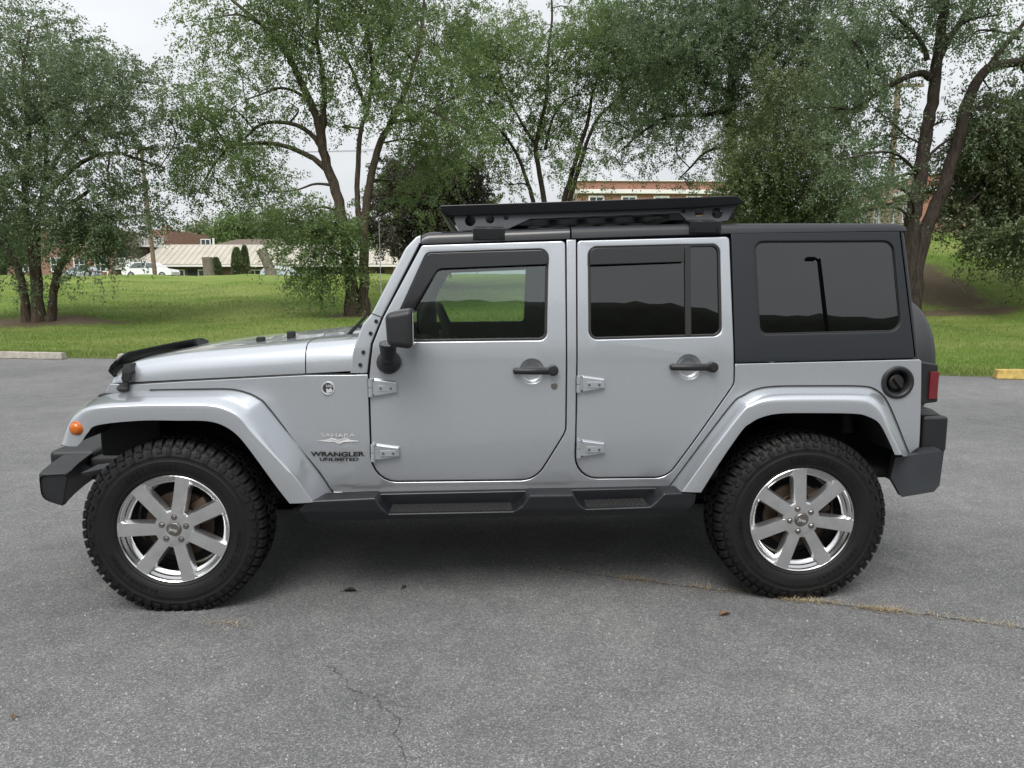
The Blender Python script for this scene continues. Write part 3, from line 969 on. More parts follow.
BODY = [(103.5, 396), (109.7, 383.8, 2), (131.6, 384.6), (190, 381.2), (305, 375.3), (367.6, 374.6),
        (371.3, 482.7, 26), (536, 480.8, 28), (566.7, 431.3, 20), (566.6, 239.8), (575.9, 239.6), (574.5, 479.3, 22), (667.6, 478.2, 25), (734.9, 384.3, 14), (735.4, 364.0),
        (921.8, 359.4, 3), (919.3, 447, 2), (909, 454.5), (903, 454.5), (889, 421, 8), (872, 402, 10), (770, 400.5, 12), (752, 408, 8), (694, 489.5),
        (600, 489.6), (340, 494.6), (310, 494.8), (260, 421, 20), (238, 408, 12), (130, 407), (104, 409)]
body, body2 = panel('body_side', BODY, [circle_px(*FUEL)], M_PAINT, car, thick=.03, bev=.0035)
# sill turning under the doors
mb = MB()
a, c = at(331, 494, -.77), at(690, 490, -.77)
mb.hexa([(a[0], -.755, a[2] - .045), (c[0], -.755, c[2] - .045), (c[0], -.60, c[2] - .045), (a[0], -.60, a[2] - .045)],
        [(a[0], -.762, a[2] + .006), (c[0], -.762, c[2] + .006), (c[0], -.60, c[2] + .006), (a[0], -.60, a[2] + .006)], .012, 3)
mirrored(mb.build('sill', M_PAINT, car))
# ---------------- doors
def text_plate(txt, px0, px1, py0, py1, mat, parent, name, off=-.0022, bold=.0, ext=.0008):
    cu = bpy.data.curves.new('txt', 'FONT'); cu.body = txt; cu.size = 1; cu.offset = bold; cu.extrude = 0
    ob = bpy.data.objects.new('txt', cu); COL.objects.link(ob)
    dg = bpy.context.evaluated_depsgraph_get()
    me = bpy.data.meshes.new_from_object(ob.evaluated_get(dg))
    bpy.data.objects.remove(ob); bpy.data.curves.remove(cu)
    n = len(me.vertices); co = np.empty(n * 3, np.float32); me.vertices.foreach_get('co', co); co = co.reshape(-1, 3)
    mn, mx = co.min(0), co.max(0)
    q0 = at_s(px0, py1, Ys); q1 = at_s(px1, py1, Ys); q2 = at_s(px0, py0, Ys)
    hgt = q2[2] - q0[2]
    u = (co[:, 0] - mn[0]) / (mx[0] - mn[0]); v = (co[:, 1] - mn[1]) / (mx[1] - mn[1])
    X = q0[0] + (q1[0] - q0[0]) * u; Z = q0[2] + (q1[2] - q0[2]) * u + hgt * v
    Yy = np.array([Ys(x, z) + off for x, z in zip(X, Z)])
    me.vertices.foreach_set('co', np.stack([X, Yy, Z], -1).astype(np.float32).ravel()); me.update()
    return link_mesh(name, me, mat, parent)

def disc_bowl(cx, cy, rpx, mat, parent, name, depth=.022):
    q = at_s(cx, cy, Ys); R = rpx / 212.0
    o = MB().lathe([(R * 1.02, .001), (R * .98, .002), (R * .9, depth * .55), (R * .7, depth * .9), (R * .35, depth), (0, depth)], 36, 'Y').build(name, mat, parent, sm=60)
    o.location = (q[0], q[1], q[2]); return o

def door(name, outline, win, glass, cup, bar, button, hinges, both_trim=True):
    d, d2 = panel(name, outline, [win, circle_px(*cup)], M_PAINT, car, thick=.035, bev=.005)
    for dd in (d, d2): pass
    trim_out = offset_poly(outline, -7)
    panel('door_trim', trim_out, [offset_poly(win, 2.0)], M_INT, d, off=.042, thick=.035, bev=.004, parents=d2, wn=False)
    panel('window_seal', offset_poly(win, -.3), [offset_poly(win, 2.6)], M_SEAL, d, off=.006, thick=.03, bev=.003, parents=d2)
    panel('window_glass', offset_poly(win, 1.8), [], glass, d, off=.016, thick=.004, bev=.0004, parents=d2, sm=0, cz=[], cx=[], wn=False)
    # pull handle over its cup
    bowl = disc_bowl(*cup, M_PAINT, d, 'handle_cup')
    (x0, y0), (x1, y1) = bar
    a, c = at_s(x0, y0, Ys), at_s(x1, y1, Ys)
    mb = MB()
    pts = [a + (c - a) * t + np.array([0, -.018 - .016 * math.sin(PI * min(1, t * 1.2)), 0]) for t in np.linspace(0, 1, 9)]
    rows = []
    for i, p in enumerate(pts):
        h = .0135 + .004 * (i / 8) ; w = .012
        rows.append([(p[0], p[1] + w * math.sin(k), p[2] + h * math.cos(k)) for k in np.linspace(0, 2 * PI, 14, endpoint=False)])
    mb.loft(rows, close_u=True); mb.face(rows[0]); mb.face(rows[-1][::-1])
    mb.cyl(a + np.array([.012, .012, 0]), a + np.array([.012, -.022, 0]), .015, n=16)
    bp_ = at_s(*button, Ys)
    mb.cyl(bp_ + np.array([0, .01, 0]), bp_ + np.array([0, -.034, 0]), .0265, .0235, n=24, bev=.003)
    h = mb.build('door_handle', M_PLAST, d, recalc=True)
    mb = MB().cyl(bp_ + np.array([0, -.030, 0]), bp_ + np.array([0, -.040, 0]), .0165, .0155, n=20, bev=.002)
    bt = mb.build('handle_button', M_RUB, d)
    for o in (h, bt, bowl):
        if o is bowl:
            o2 = bpy.data.objects.new('handle_cup', mirror_me(o.data)); COL.objects.link(o2); o2.parent = d2; o2.location = (o.location[0], -o.location[1], o.location[2])
        else: mirrored(o, d2)
    for (hx0, hx1, hy0, hy1) in hinges:
        q = lambda px, py: at_s(px, py, Ys)
        mb = MB()
        lo, hi = [], []
        for px, py in ((hx0 + 5, hy0 + 1), (hx1 - .6, hy0 + 4.2), (hx1, hy1 - 5), (hx0 + 5, hy1 - .6)):
            p = q(px, py); lo.append((p[0], p[1] + .001, p[2])); 
            cx, cy = (hx0 + hx1) / 2 + 2, (hy0 + hy1) / 2
            p2 = q(cx + (px - cx) * .90, cy + (py - cy) * .84); hi.append((p2[0], p[1] - .020, p2[2]))
        mb.hexa(lo[::-1], hi[::-1], .0035, 3)
        kx = hx0 + 2.2
        p0, p1 = q(kx, hy0 + 1.5), q(kx, hy1 - 1)
        zc = (p0[2] + p1[2]) / 2
        mb.cyl((p0[0], p0[1] - .012, p1[2]), (p0[0], p0[1] - .012, zc - .001), .0105, n=16, bev=.002)
        mb.cyl((p0[0], p0[1] - .012, zc + .001), (p0[0], p0[1] - .012, p0[2]), .0105, n=16, bev=.002)
        mb.hexa([(p0[0] + .006, p0[1] + .0, p1[2] + .012), (p0[0] + .03, p0[1] + .0, p1[2] + .012), (p0[0] + .03, p0[1], p0[2] - .012), (p0[0] + .006, p0[1], p0[2] - .012)],
                [(p0[0] + .006, p0[1] - .014, p1[2] + .012), (p0[0] + .03, p0[1] - .014, p1[2] + .012), (p0[0] + .03, p0[1] - .014, p0[2] - .012), (p0[0] + .006, p0[1] - .014, p0[2] - .012)])
        # recessed pad with two bolts
        cx, cy = (hx0 + hx1) / 2 + 2.6, (hy0 + hy1) / 2 + .6
        c0, c1 = q(cx - 7.5, cy + 3), q(cx + 8, cy - 3)
        mb.box((c0[0], c0[1] - .0228, c0[2]), (c1[0], c0[1] - .0195, c1[2]), .001, 1)
        for sx in (-4.8, 5.2):
            b0 = q(cx + sx, cy)
            bolt = MB().cyl((b0[0], b0[1] - .018, b0[2]), (b0[0], b0[1] - .0255, b0[2]), .0066, .0058, n=8).build('hinge_bolt', M_NUT, d)
            mirrored(bolt, d2)
        mirrored(mb.build('hinge', M_PAINT, d, sm=25, recalc=True), d2)
    return d, d2
fd, fd2 = door('front_door', DOOR_F, WIN_F, M_GLASS_F, CUP_F, ((513.5, 370.6), (552, 370.4)), (552.8, 370.2), [(368.6, 398.4, 376.7, 397.7), (371, 400.8, 442, 461.7)])
rd, rd2 = door('rear_door', DOOR_R, WIN_R, M_GLASS_R, CUP_R, ((670, 366.8), (711, 366.8)), (711.5, 366.8), [(576.2, 605.3, 374, 393.3), (576.2, 605.2, 437.9, 458.2)])
q = at_s(554.2, 385.9, Ys)
mirrored(MB().cyl(q + np.array([0, .004, 0]), q + np.array([0, -.006, 0]), .0165, .0145, n=24, bev=.002).cyl(q + np.array([0, -.005, 0]), q + np.array([0, -.008, 0]), .009, n=16).build('door_lock', M_NUT, fd), fd2)
panel('rain_visor', [(427.2, 253.4, 7), (548, 249.8, 7), (547.4, 264.2, 2), (437.8, 268.6, 7), (396, 341.5), (386.5, 341.6)], [], M_VISOR, fd, off=-.010, thick=.008, bev=.002, parents=fd2)
panel('rain_visor', [(589.4, 248.4, 6), (684.4, 246.2), (684.4, 261.8, 1), (590.2, 265.3, 1)], [], M_VISOR, rd, off=-.010, thick=.008, bev=.002, parents=rd2)
panel('window_divider', [(684.8, 245.6), (690.6, 245.4), (691.4, 337.2), (685.4, 337.4)], [], M_SEAL, rd, off=.005, thick=.03, bev=.002, parents=rd2)

# ---------------- windscreen frame, windscreen, cowl, bonnet
PILL = [(350.2, 373.2), (353.2, 349), (362.8, 324), (371.9, 313.2), (405.5, 248.2, 10), (416, 237, 5), (420.6, 235.2), (421, 243.2), (419.6, 243.5), (381.9, 316.9), (370.9, 344, 12), (367.2, 373)]
wf, wf2 = panel('windscreen_pillar', PILL, [], M_PAINT, car, thick=.09, bev=.006)
for px, py in ((376.2, 321.2), (370.6, 333.3), (363.3, 352.1), (360.3, 364.8)):
    q = at_s(px, py, Ys)
    mirrored(MB().cyl(q + np.array([0, .004, 0]), q + np.array([0, -.008, 0]), .0095, .0085, n=12, bev=.0015).build('hinge_bolt', M_RUB, wf), wf2)
p = at_s(372, 313.5, Ys); p2 = at_s(383, 317.6, Ys)
MB().tube([p + np.array([0, -.0012, 0]), p2 + np.array([0, -.0012, 0])], .0022, 6).build('pillar_seam', M_RUB, wf)
tb, tt = at_s(358, 345, Ys), at_s(414, 240, Ys)
dirw = np.array([tt[0] - tb[0], 0, tt[2] - tb[2]])
gl0, gl1 = tb + dirw * .08, tb + dirw * .93
mb = MB().hexa([(gl0[0], -.70, gl0[2]), (gl0[0], .70, gl0[2]), (gl1[0], .60, gl1[2]), (gl1[0], -.60, gl1[2])], [(gl0[0] + .005, -.70, gl0[2] + .003), (gl0[0] + .005, .70, gl0[2] + .003), (gl1[0] + .005, .60, gl1[2] + .003), (gl1[0] + .005, -.60, gl1[2] + .003)])
mb.build('windscreen', M_GLASS_W, car, sm=0)
MB().hexa([(gl1[0] - .012, -.60, gl1[2] - .02), (gl1[0] - .012, .60, gl1[2] - .02), (tt[0] + .03, .60, tt[2] - .01), (tt[0] + .03, -.60, tt[2] - .01)],
          [(gl1[0] + .06, -.60, gl1[2] - .03), (gl1[0] + .06, .60, gl1[2] - .03), (tt[0] + .09, .60, tt[2] - .015), (tt[0] + .09, -.60, tt[2] - .015)], .008).build('windscreen_header', M_PAINT, car)

def zE(x): return 1.0265 + (x + .278) * .0630
def hood_row(x, n=1.0):
    s = np.interp(x, [-.345, -.33, -.28, -.15, 0, .6, .9], [.028, .062, .092, .108, .119, .137, .143])
    yE = Ys(x, 1.0) + .012
    z0 = zE(x)
    if x < -.3: z0 -= 0
    b = .010 * float(sstep(-.2, .2, x))
    half = [(yE, z0), (yE + .004, z0 + .35 * s), (yE + .016, z0 + .68 * s), (yE + .042, z0 + .90 * s), (yE + .085, z0 + s), (yE + .16, z0 + s + .005), (yE + .30, z0 + s + .008), (yE * .42, z0 + s + .006), (yE * .36, z0 + s + .006 + b), (0, z0 + s + .008 + b)]
    full = half + [(-y, z) for y, z in half[-2::-1]]
    return [(x, y, z) for y, z in full]
hx = [-.347, -.343, -.33, -.30, -.25, -.18, -.1, 0, .15, .3, .45, at_s(304.6, 374, Ys)[0]]
mb = MB(); mb.loft([hood_row(x) for x in hx])
r0 = hood_row(hx[0]); mb.face(r0); 
r1 = hood_row(hx[-1]); mb.loft([r1, [(p[0] - .004, p[1] * .985, p[2] - .02) for p in r1]])
hood = mb.build('bonnet', M_PAINT, car, sm=50, recalc=True)
x0 = at_s(305.7, 374, Ys)[0]; x1 = at_s(351, 372.5, Ys)[0] + .05
mb = MB(); rows = [hood_row(x) for x in np.linspace(x0, x1, 5)]
rows = [[(p[0] + (0 if i == 0 else 0), p[1], p[2]) for p in r] for i, r in enumerate(rows)]
mb.loft(rows); mb.loft([[(p[0] + .004, p[1] * .985, p[2] - .02) for p in rows[0]], rows[0]])
cowl = mb.build('cowl', M_PAINT, car, sm=50, recalc=True)
# black seam strips under the bonnet line and at the cowl joint
mb = MB()
mb.tube([at_s(px, py + .6, lambda x, z: Ys(x, z) + .006) for px, py in ((110, 384.3), (131, 383.4), (190, 380.2), (305, 374.2), (367, 373.6))], .0045, 6)
mirrored(mb.build('bonnet_seal', M_RUB, car))
# bonnet fittings
for px, py in ((261, 341), (291.3, 335.3)):
    p = at(px, py, -.28)
    MB().box((p[0] - .02, -.30, p[2] - .02), (p[0] + .02, -.26, p[2] + .022), .006).build('bonnet_bumper', M_RUB, hood)
p = at(317, 338.5, -.35)
MB().box((p[0] - .025, -.38, p[2] - .01), (p[0] + .03, -.34, p[2] + .008), .004).build('bonnet_catch', M_PLAST, cowl)
MB().tube([at(345, 339, -.38), at(352, 331, -.40), at(366, 316, -.46)], [.012, .010, .007], 8).build('wiper', M_RUB, car)
MB().tube([at(340, 339, .1), at(349, 330, .1), at(372, 322, -.1)], [.012, .010, .007], 8).build('wiper', M_RUB, car)
# bonnet latch
def latch():
    y = Ys(-.28, 1.03) - .002
    p = lambda px, py: at(px, py, y - .014)
    mb = MB()
    a = p(124, 383.2); b = p(131.5, 371)
    mb.hexa([(p(121.5, 373)[0], y - .022, p(0 + 121.5, 373)[2]), (p(132.5, 372)[0], y - .022, p(132.5, 372)[2]), (p(130, 364)[0], y - .012, p(130, 364)[2]), (p(123, 365)[0], y - .012, p(123, 365)[2])],
            [(p(121.5, 373)[0], y + .02, p(121.5, 373)[2]), (p(132.5, 372)[0], y + .02, p(132.5, 372)[2]), (p(130, 364)[0], y + .06, p(130, 364)[2]), (p(123, 365)[0], y + .06, p(123, 365)[2])], .004)
    mb.hexa([(p(124.5, 381)[0], y - .028, p(124.5, 381)[2]), (p(130.5, 381)[0], y - .028, p(130.5, 381)[2]), (p(132.5, 372)[0], y - .034, p(132.5, 372)[2]), (p(125, 372)[0], y - .034, p(125, 372)[2])],
            [(p(124.5, 381)[0], y - .004, p(124.5, 381)[2]), (p(130.5, 381)[0], y - .004, p(130.5, 381)[2]), (p(132.5, 372)[0], y - .004, p(132.5, 372)[2]), (p(125, 372)[0], y - .004, p(125, 372)[2])], .003)
    mb.tube([p(124, 371), p(122.5, 378), p(124.5, 384)], .006, 8)
    mb.cyl(p(127, 381), p(126, 387.5), .009, .011, n=12)
    c = p(123.5, 388)
    mb.hexa([(p(116.5, 386)[0], y - .03, p(116.5, 388)[2]), (p(129, 386)[0], y - .03, p(129, 387.5)[2]), (p(127.5, 391)[0], y - .026, p(127.5, 391.5)[2]), (p(120, 391.5)[0], y - .026, p(120, 392)[2])],
            [(p(116.5, 386)[0], y + .01, p(116.5, 384.5)[2]), (p(129, 386)[0], y + .01, p(129, 383.5)[2]), (p(127.5, 391)[0], y + .01, p(127.5, 391.5)[2]), (p(120, 391.5)[0], y + .01, p(120, 392)[2])], .006, 3)
    return mb.build('bonnet_latch', M_RUB, car, recalc=True)
mirrored(latch())
# bug deflector sweeping across the nose
mb = MB(); rows = []
for y in np.linspace(-.615, .615, 25):
    k = 1 - (y / .615) ** 2
    x = -.345 - .022 * k; zb = 1.052 + .022 * min(1, k * 3); zt = 1.133 + .026 * min(1, k * 3)
    rows.append([(x + .012, y, zb), (x - .012, y, zb + .028), (x, y, zb + .055), (x + .027, y, zt), (x + .033, y, zt - .003), (x + .012, y, zb + .050), (x + .002, y, zb + .028), (x + .020, y, zb)])
mb.loft(rows, close_u=True); mb.face(rows[0]); mb.face(rows[-1][::-1])
mb.build('bug_deflector', simple('gloss_black_acrylic', (.003, .003, .0035), .16, spec=.35), car, sm=50, recalc=True)

# ---------------- grille, headlamps
gl = [[(-.55, .70), (-.57, .80), (-.575, .96), (-.60, 1.0), (-.585, 1.055), (.585, 1.055), (.60, 1.0), (.575, .96), (.57, .80), (.55, .70)]]
for k in range(7):
    c = (k - 3) * .088
    gl.append([(c - .026, .74), (c + .026, .74), (c + .026, .99), (c - .026, .99)])
for s in (-1, 1): gl.append([(s * .455 + .092 * math.cos(a), .885 + .092 * math.sin(a)) for a in np.linspace(0, 2 * PI, 30, endpoint=False)])
me = plate(gl, .05, .006, lambda u, v, w: (-.335 - w - .02 * (1 - (u / .63) ** 2), -u, v), [], list(np.arange(-.6, .6, .1)))
weighted(link_mesh('grille', me, M_PAINT, car))
for s in (-1, 1):
    o = MB().lathe([(0, -.012), (.05, -.008), (.085, .01), (.09, .03), (.06, .09), (0, .11)], 32, 'X').build('headlamp', simple('headlamp_glass', (.6, .62, .64), .08, metal=.5, coat=1), car, sm=60)
    o.location = (-.35, s * .455, .885)
MB().box((-.27, -.5, .66), (-.25, .5, 1.0)).build('radiator', M_UNDER, car, sm=0)
MB().box((-.30, -.52, .60), (.72, .52, 1.0)).build('engine_bay', M_UNDER, car, sm=0)

# ---------------- wheel arch flares
def flare(U, C, L, wx):
    def pts(lst, dflt):
        out = []
        for p in lst:
            if len(p) > 2: out.append(at(p[0], p[1], p[2]))
            elif dflt is None: out.append(at_s(p[0], p[1], lambda x, z: Ys(x, z) - .001))
            else: out.append(at(p[0], p[1], dflt))
        return catmull(out, 5)
    u, c, l = pts(U, None), pts(C, -.925), pts(L, -.93)
    rows = []
    hub = np.array([wx, 0, .40])
    for a, b, d in zip(u, c, l):
        t1 = a + (b - a) * .55; t1[1] = a[1] + (b[1] - a[1]) * .62; t1[2] = a[2] + (b[2] - a[2]) * .30
        t2 = a + (b - a) * .88; t2[1] = a[1] + (b[1] - a[1]) * .90; t2[2] = a[2] + (b[2] - a[2]) * .62
        t3 = b + (d - b) * .12; t3[1] = b[1] - .006
        t4 = b + (d - b) * .55; t4[1] = -.934
        rad = d - hub; rad[1] = 0; rad /= np.linalg.norm(rad)
        e = d + rad * .004 + np.array([0, .008, 0]); g = d + rad * .016 + np.array([0, .030, 0])
        rows.append([a + np.array([0, .02, 0]), a, t1, t2, b, t3, t4, d, e, g])
    mb = MB(); mb.loft(rows)
    for r, rev in ((rows[0], False), (rows[-1], True)):
        f = [tuple(p) for p in (r if not rev else r[::-1])]
        mb.face(f)
    o = mb.build('wheel_arch_flare', M_PAINT, car, sm=50, recalc=True)
    o2 = mirrored(o)
    # dark liner inside
    mb = MB(); rr = []
    for r in rows:
        p = r[9]; q = p.copy(); q[1] = -.42
        p = p.copy(); p[1] = -.885
        rr.append([p, q])
    mb.loft(rr)
    cen = np.array([wx, -.42, .55])
    for i in range(len(rr) - 1): mb.face([rr[i][1], rr[i + 1][1], cen])
    ln = mb.build('wheel_well', M_LINER, car, sm=30, wn=False)
    mirrored(ln)
    return o, o2
FU = [(64, 441, -.72), (71, 422, -.71), (80, 408, -.70), (104, 395.5, -.66), (150, 390.6), (200, 389.7), (229, 389.7), (245, 392.7), (258, 398.5), (270, 410), (317, 470), (333, 493.5)]
FC = [(61, 444.5, -.905), (68.5, 425, -.91), (76, 415, -.915), (94, 407), (140, 404), (180, 403.5), (210, 404.2), (226, 408), (240, 416), (254, 433), (292, 473), (313, 502)]
FL = [(77, 446.4), (82, 441), (88, 432.5), (98, 425), (140, 420.6), (180, 420.6), (206, 421), (222, 425), (236, 434), (249, 449), (276, 486), (289.6, 503.5)]
RU = [(669, 487.4), (700, 446), (732, 404.5), (743, 396), (757, 389.5), (778, 386.8), (820, 386.4), (862, 386.8), (876, 390.5), (886, 400), (895, 419), (909, 454)]
RC = [(682, 491.5), (712, 450), (742, 411), (752, 404), (764, 400), (782, 398.5), (820, 398), (858, 398.6), (871, 402), (880, 410.5), (888, 427), (902, 454.4)]
RL = [(701, 492.3), (722, 459), (742, 430.5), (750, 423.5), (761, 417.5), (780, 413.5), (818, 413), (855, 413.7), (868, 416.5), (879, 423), (887, 437), (895, 454.8)]
HUB_F, HUB_R, HUBZ, HUBY = .012, 2.915, .388, .775
ff, ff2 = flare(FU, FC, FL, HUB_F)
rf, rf2 = flare(RU, RC, RL, HUB_R)
def seam_line(U, par):
    pts = catmull([at_s(p[0], p[1] - .7, lambda x, z: Ys(x, z) - .0005) for p in U], 4)
    return MB().tube(pts, .0035, 6).build('flare_gasket', M_RUB, par)
mirrored(seam_line(FU[4:], ff), ff2); mirrored(seam_line(RU, rf), rf2)
q = at(77, 428.4, -.922)
o = MB().lathe([(.033, 0), (.033, -.006), (.029, -.010)], 28, 'Y').lathe([(.0285, -.006), (.026, -.016), (.016, -.022), (0, -.024)], 28, 'Y').build('marker_lamp', M_AMBER, ff, sm=60)
o.location = q; o.rotation_euler = (0, 0, math.radians(-14))

# ---------------- hard top and roof
HT = [(731.2, 233.4), (899.6, 231.2), (914.8, 358.2), (735.2, 362.8)]
ht, ht2 = panel('hard_top_side', HT, [WIN_Q], M_HTOP, car, thick=.03, bev=.004)
for p_, pp in ((ht, ht2),):
    panel('window_seal', offset_poly(WIN_Q, -1.0), [offset_poly(WIN_Q, 1.6)], M_RUB, ht, off=.008, thick=.02, bev=.002, parents=ht2)
    panel('quarter_glass', offset_poly(WIN_Q, .6), [], M_GLASS_R, ht, off=.012, thick=.004, bev=.0004, parents=ht2, sm=0, cz=[], cx=[], wn=False)
RST = [(421.8, 244.3, 236.5), (424.5, 244.1, 233.6), (430, 243.9, 232.0), (474.6, 242.2, 230.6), (520, 240.6, 228.9), (569.6, 238.8, 227.0)]
RST2 = [(571.4, 238.6, 226.9), (620, 236.9, 225.5), (680, 234.8, 224.1), (722, 233.6, 223.4), (800, 232.4, 223.1), (896, 231.0, 223.1), (901.5, 231.0, 223.9), (905.8, 231.2, 226.2)]
def roof_row(st, tail=0):
    px, b, t = st
    pb, pt = at(px, b, -.70), at(px, t, -.665)
    z0, z1 = pb[2], pt[2]; d = z1 - z0; x = pb[0]
    yb = Ys(x, z0) - .001
    half = [(yb + .03, z0 - .012), (yb, z0), (yb + .004, z0 + .45 * d), (yb + .012, z0 + .75 * d), (yb + .030, z0 + .94 * d), (yb + .06, z1), (yb + .18, z1 + .008), (-.3, z1 + .012), (0, z1 + .014)]
    full = half + [(-y, z) for y, z in half[-2::-1]]
    return [(x, y, z) for y, z in full]
def roof(sts, name, mat, par):
    mb = MB(); rows = [roof_row(s) for s in sts]; mb.loft(rows)
    mb.face([tuple(p) for p in rows[0]]); mb.face([tuple(p) for p in rows[-1][::-1]])
    return mb.build(name, mat, par, sm=40, recalc=True)
roof(RST, 'roof_panel', M_GLOSSB, car)
rp_ = roof(RST2, 'hard_top_roof', M_HTOP, car)
# rear corner and back of the hard top
mb = MB(); rows = []
zb, zt = at_s(915, 358.2, Ys)[2], at_s(900, 231.3, Ys)[2]
for t in np.linspace(0, 1, 6):
    a = at_s(915.9 + (900.7 - 915.9) * t, 358.2 + (231.2 - 358.2) * t, Ys); b = at_s(921.9 + (907.2 - 921.9) * t, 358.2 + (229 - 358.2) * t, Ys)
    r = b[0] - a[0]; row = []
    for k in np.linspace(0, PI / 2, 7): row.append((a[0] + r * math.sin(k), a[1] + .05 * (1 - math.cos(k)), a[2]))
    row2 = row + [(p[0] + .004, p[1] , p[2]) for p in [(row[-1][0] + .012, -.4, a[2]), (row[-1][0] + .016, 0, a[2])]]
    full = row2 + [(p[0], -p[1], p[2]) for p in row2[-2::-1]]
    rows.append(full)
mb.loft(rows)
hb = mb.build('hard_top_back', M_HTOP, car, sm=50, recalc=True)
xr0, xr1 = rows[1][8][0] + .004, rows[5][8][0] + .004
zr = [r[0][2] for r in rows]
MB().hexa([(np.interp(z, zr, [r[8][0] for r in rows]) + .004 + dx, y, z) for dx in (0,) for y, z in ((-.55, zr[1]), (.55, zr[1]), (.5, zr[4]), (-.5, zr[4]))],
          [(np.interp(z, zr, [r[8][0] for r in rows]) + .012, y, z) for y, z in ((-.55, zr[1]), (.55, zr[1]), (.5, zr[4]), (-.5, zr[4]))]).build('rear_glass', M_GLASS_R, hb, sm=0)
# tailgate and rear corners of the tub
mb = MB(); rows = []
a0 = at_s(921.8, 359.6, Ys); a1 = at_s(919.3, 447, Ys)
for z, x in ((a0[2] - .004, a0[0]), (a1[2], a1[0])):
    row = [(x - .03, -.788, z)] + [(x - .03 + .04 * math.sin(k), -.788 + .04 * (1 - math.cos(k)), z) for k in np.linspace(.2, PI / 2, 6)] + [(x + .014, -.4, z), (x + .016, 0, z)]
    rows.append(row + [(p[0], -p[1], p[2]) for p in row[-2::-1]])
mb.loft(rows); tg = mb.build('tailgate', M_PAINT, car, sm=50, recalc=True)
# spare wheel under a soft cover
o = MB().lathe([(0, 0), (.30, 0), (.355, .012), (.385, .05), (.397, .11), (.397, .17), (.385, .22), (.355, .262), (.30, .278), (.12, .285), (0, .287)], 56, 'X').build('spare_wheel_cover', simple('soft_black_cover', (.020, .0215, .024), .6, var=.12, vscale=4, bump=.2, bscale=350), car, sm=60)
o.location = (a0[0] + .085, 0, 1.045)
MB().cyl((a0[0], 0, 1.045), (a0[0] + .10, 0, 1.045), .10, n=20).build('spare_carrier', M_PLAST, car)
# tail lamps
def tail():
    x0 = at(922.8, 380, -.785)[0]; x1 = at(939.5, 380, -.76)[0]; z0 = at(930, 404.5, -.77)[2]; z1 = at(930, 361.5, -.77)[2]
    h = MB().hexa([(x0, -.775, z0), (x1, -.765, z0 + .01), (x1, -.60, z0 + .01), (x0, -.60, z0)], [(x0, -.775, z1), (x1 - .012, -.765, z1 - .015), (x1 - .012, -.60, z1 - .015), (x0, -.60, z1)], .010, 3).build('tail_lamp', M_PLAST, car)
    rx0, rx1 = at(928.4, 385, -.77)[0], at(938.0, 385, -.77)[0]; rz0, rz1 = at(933, 399, -.77)[2], at(933, 371.5, -.77)[2]
    l = MB().hexa([(rx0, -.7815, rz0), (rx1, -.775, rz0), (rx1 + .012, -.62, rz0), (rx0, -.70, rz0)], [(rx0, -.7815, rz1), (rx1, -.775, rz1), (rx1 + .012, -.62, rz1), (rx0, -.70, rz1)], .004).build('red_lens', M_RED, h)
    return h, l
h, l = tail(); h2 = mirrored(h); mirrored(l, h2)
# fuel filler
q = at_s(FUEL[0], FUEL[1], Ys)
o = MB().lathe([(.078, .004), (.0785, -.006), (.074, -.011), (.064, -.012), (.056, -.006), (.050, .012), (.046, .035), (0, .038)], 40, 'Y').build('fuel_filler', M_PLAST, car, sm=50); o.location = q
c_ = MB().lathe([(0, .002), (.03, .003), (.036, .008), (.037, .03), (0, .03)], 24, 'Y').box((-.030, -.012, -.008), (.030, .006, .008), .004, 2, Matrix.Rotation(math.radians(50), 4, 'Y')).build('fuel_cap', M_RUB, o)

# ---------------- bumpers
F = lambda px, py, y: at(px, py, y)
mb = MB()
s0 = [F(38.6, 474, -.80), F(69, 472.6, -.80), F(65, 492.5, -.80), F(63.6, 506.4, -.80), F(44.8, 500, -.80), F(40.6, 494, -.80)]
xs_ = [(p[0], p[2]) for p in s0]
rows = []
for y in (-.80, -.79, -.7, -.6, -.45, -.25, 0, .25, .45, .6, .7, .79, .80):
    k = abs(y)
    ins = .006 if k > .795 else 0
    bow = -.13 * (1 - (k / .8) ** 2)
    cx = sum(p[0] for p in xs_) / 6; cz = sum(p[1] for p in xs_) / 6
    ext = 0
    row = []
    for i, (x, z) in enumerate(xs_):
        xx = x + bow
        if i in (1, 2, 3): xx += ext
        row.append((xx + (cx - x) * ins * 4, y, z + (cz - z) * ins * 4))
    rows.append(row)
mb.loft(rows, close_u=True); mb.face(rows[0]); mb.face(rows[-1][::-1])
bmesh.ops.recalc_face_normals(mb.bm, faces=mb.bm.faces)
bmesh.ops.bevel(mb.bm, geom=[e for e in mb.bm.edges if abs(e.verts[0].co.y) > .70 and abs(e.verts[1].co.y) > .70], offset=.020, segments=5, affect='EDGES', profile=.5)
fb = mb.build('front_bumper', M_PLAST, car, recalc=True)
a, b = F(66, 452, -.45), F(103, 444.5, -.40)
MB().box((-.79, -.40, .56), (-.56, .40, .65), .028, 4).build('bumper_centre', M_PLAST, fb)
MB().box((-.57, -.44, .50), (-.34, .44, .62), .02).build('bumper_mount', M_UNDER, fb)
a = F(95, 458, -.62)
mirrored(MB().hexa([(-.50, -.66, .575), (-.33, -.62, .60), (-.33, -.50, .60), (-.50, -.50, .575)], [(-.50, -.66, .60), (-.31, -.62, .63), (-.31, -.50, .63), (-.50, -.50, .60)], .006).build('bumper_bracket', M_GREYP, car))
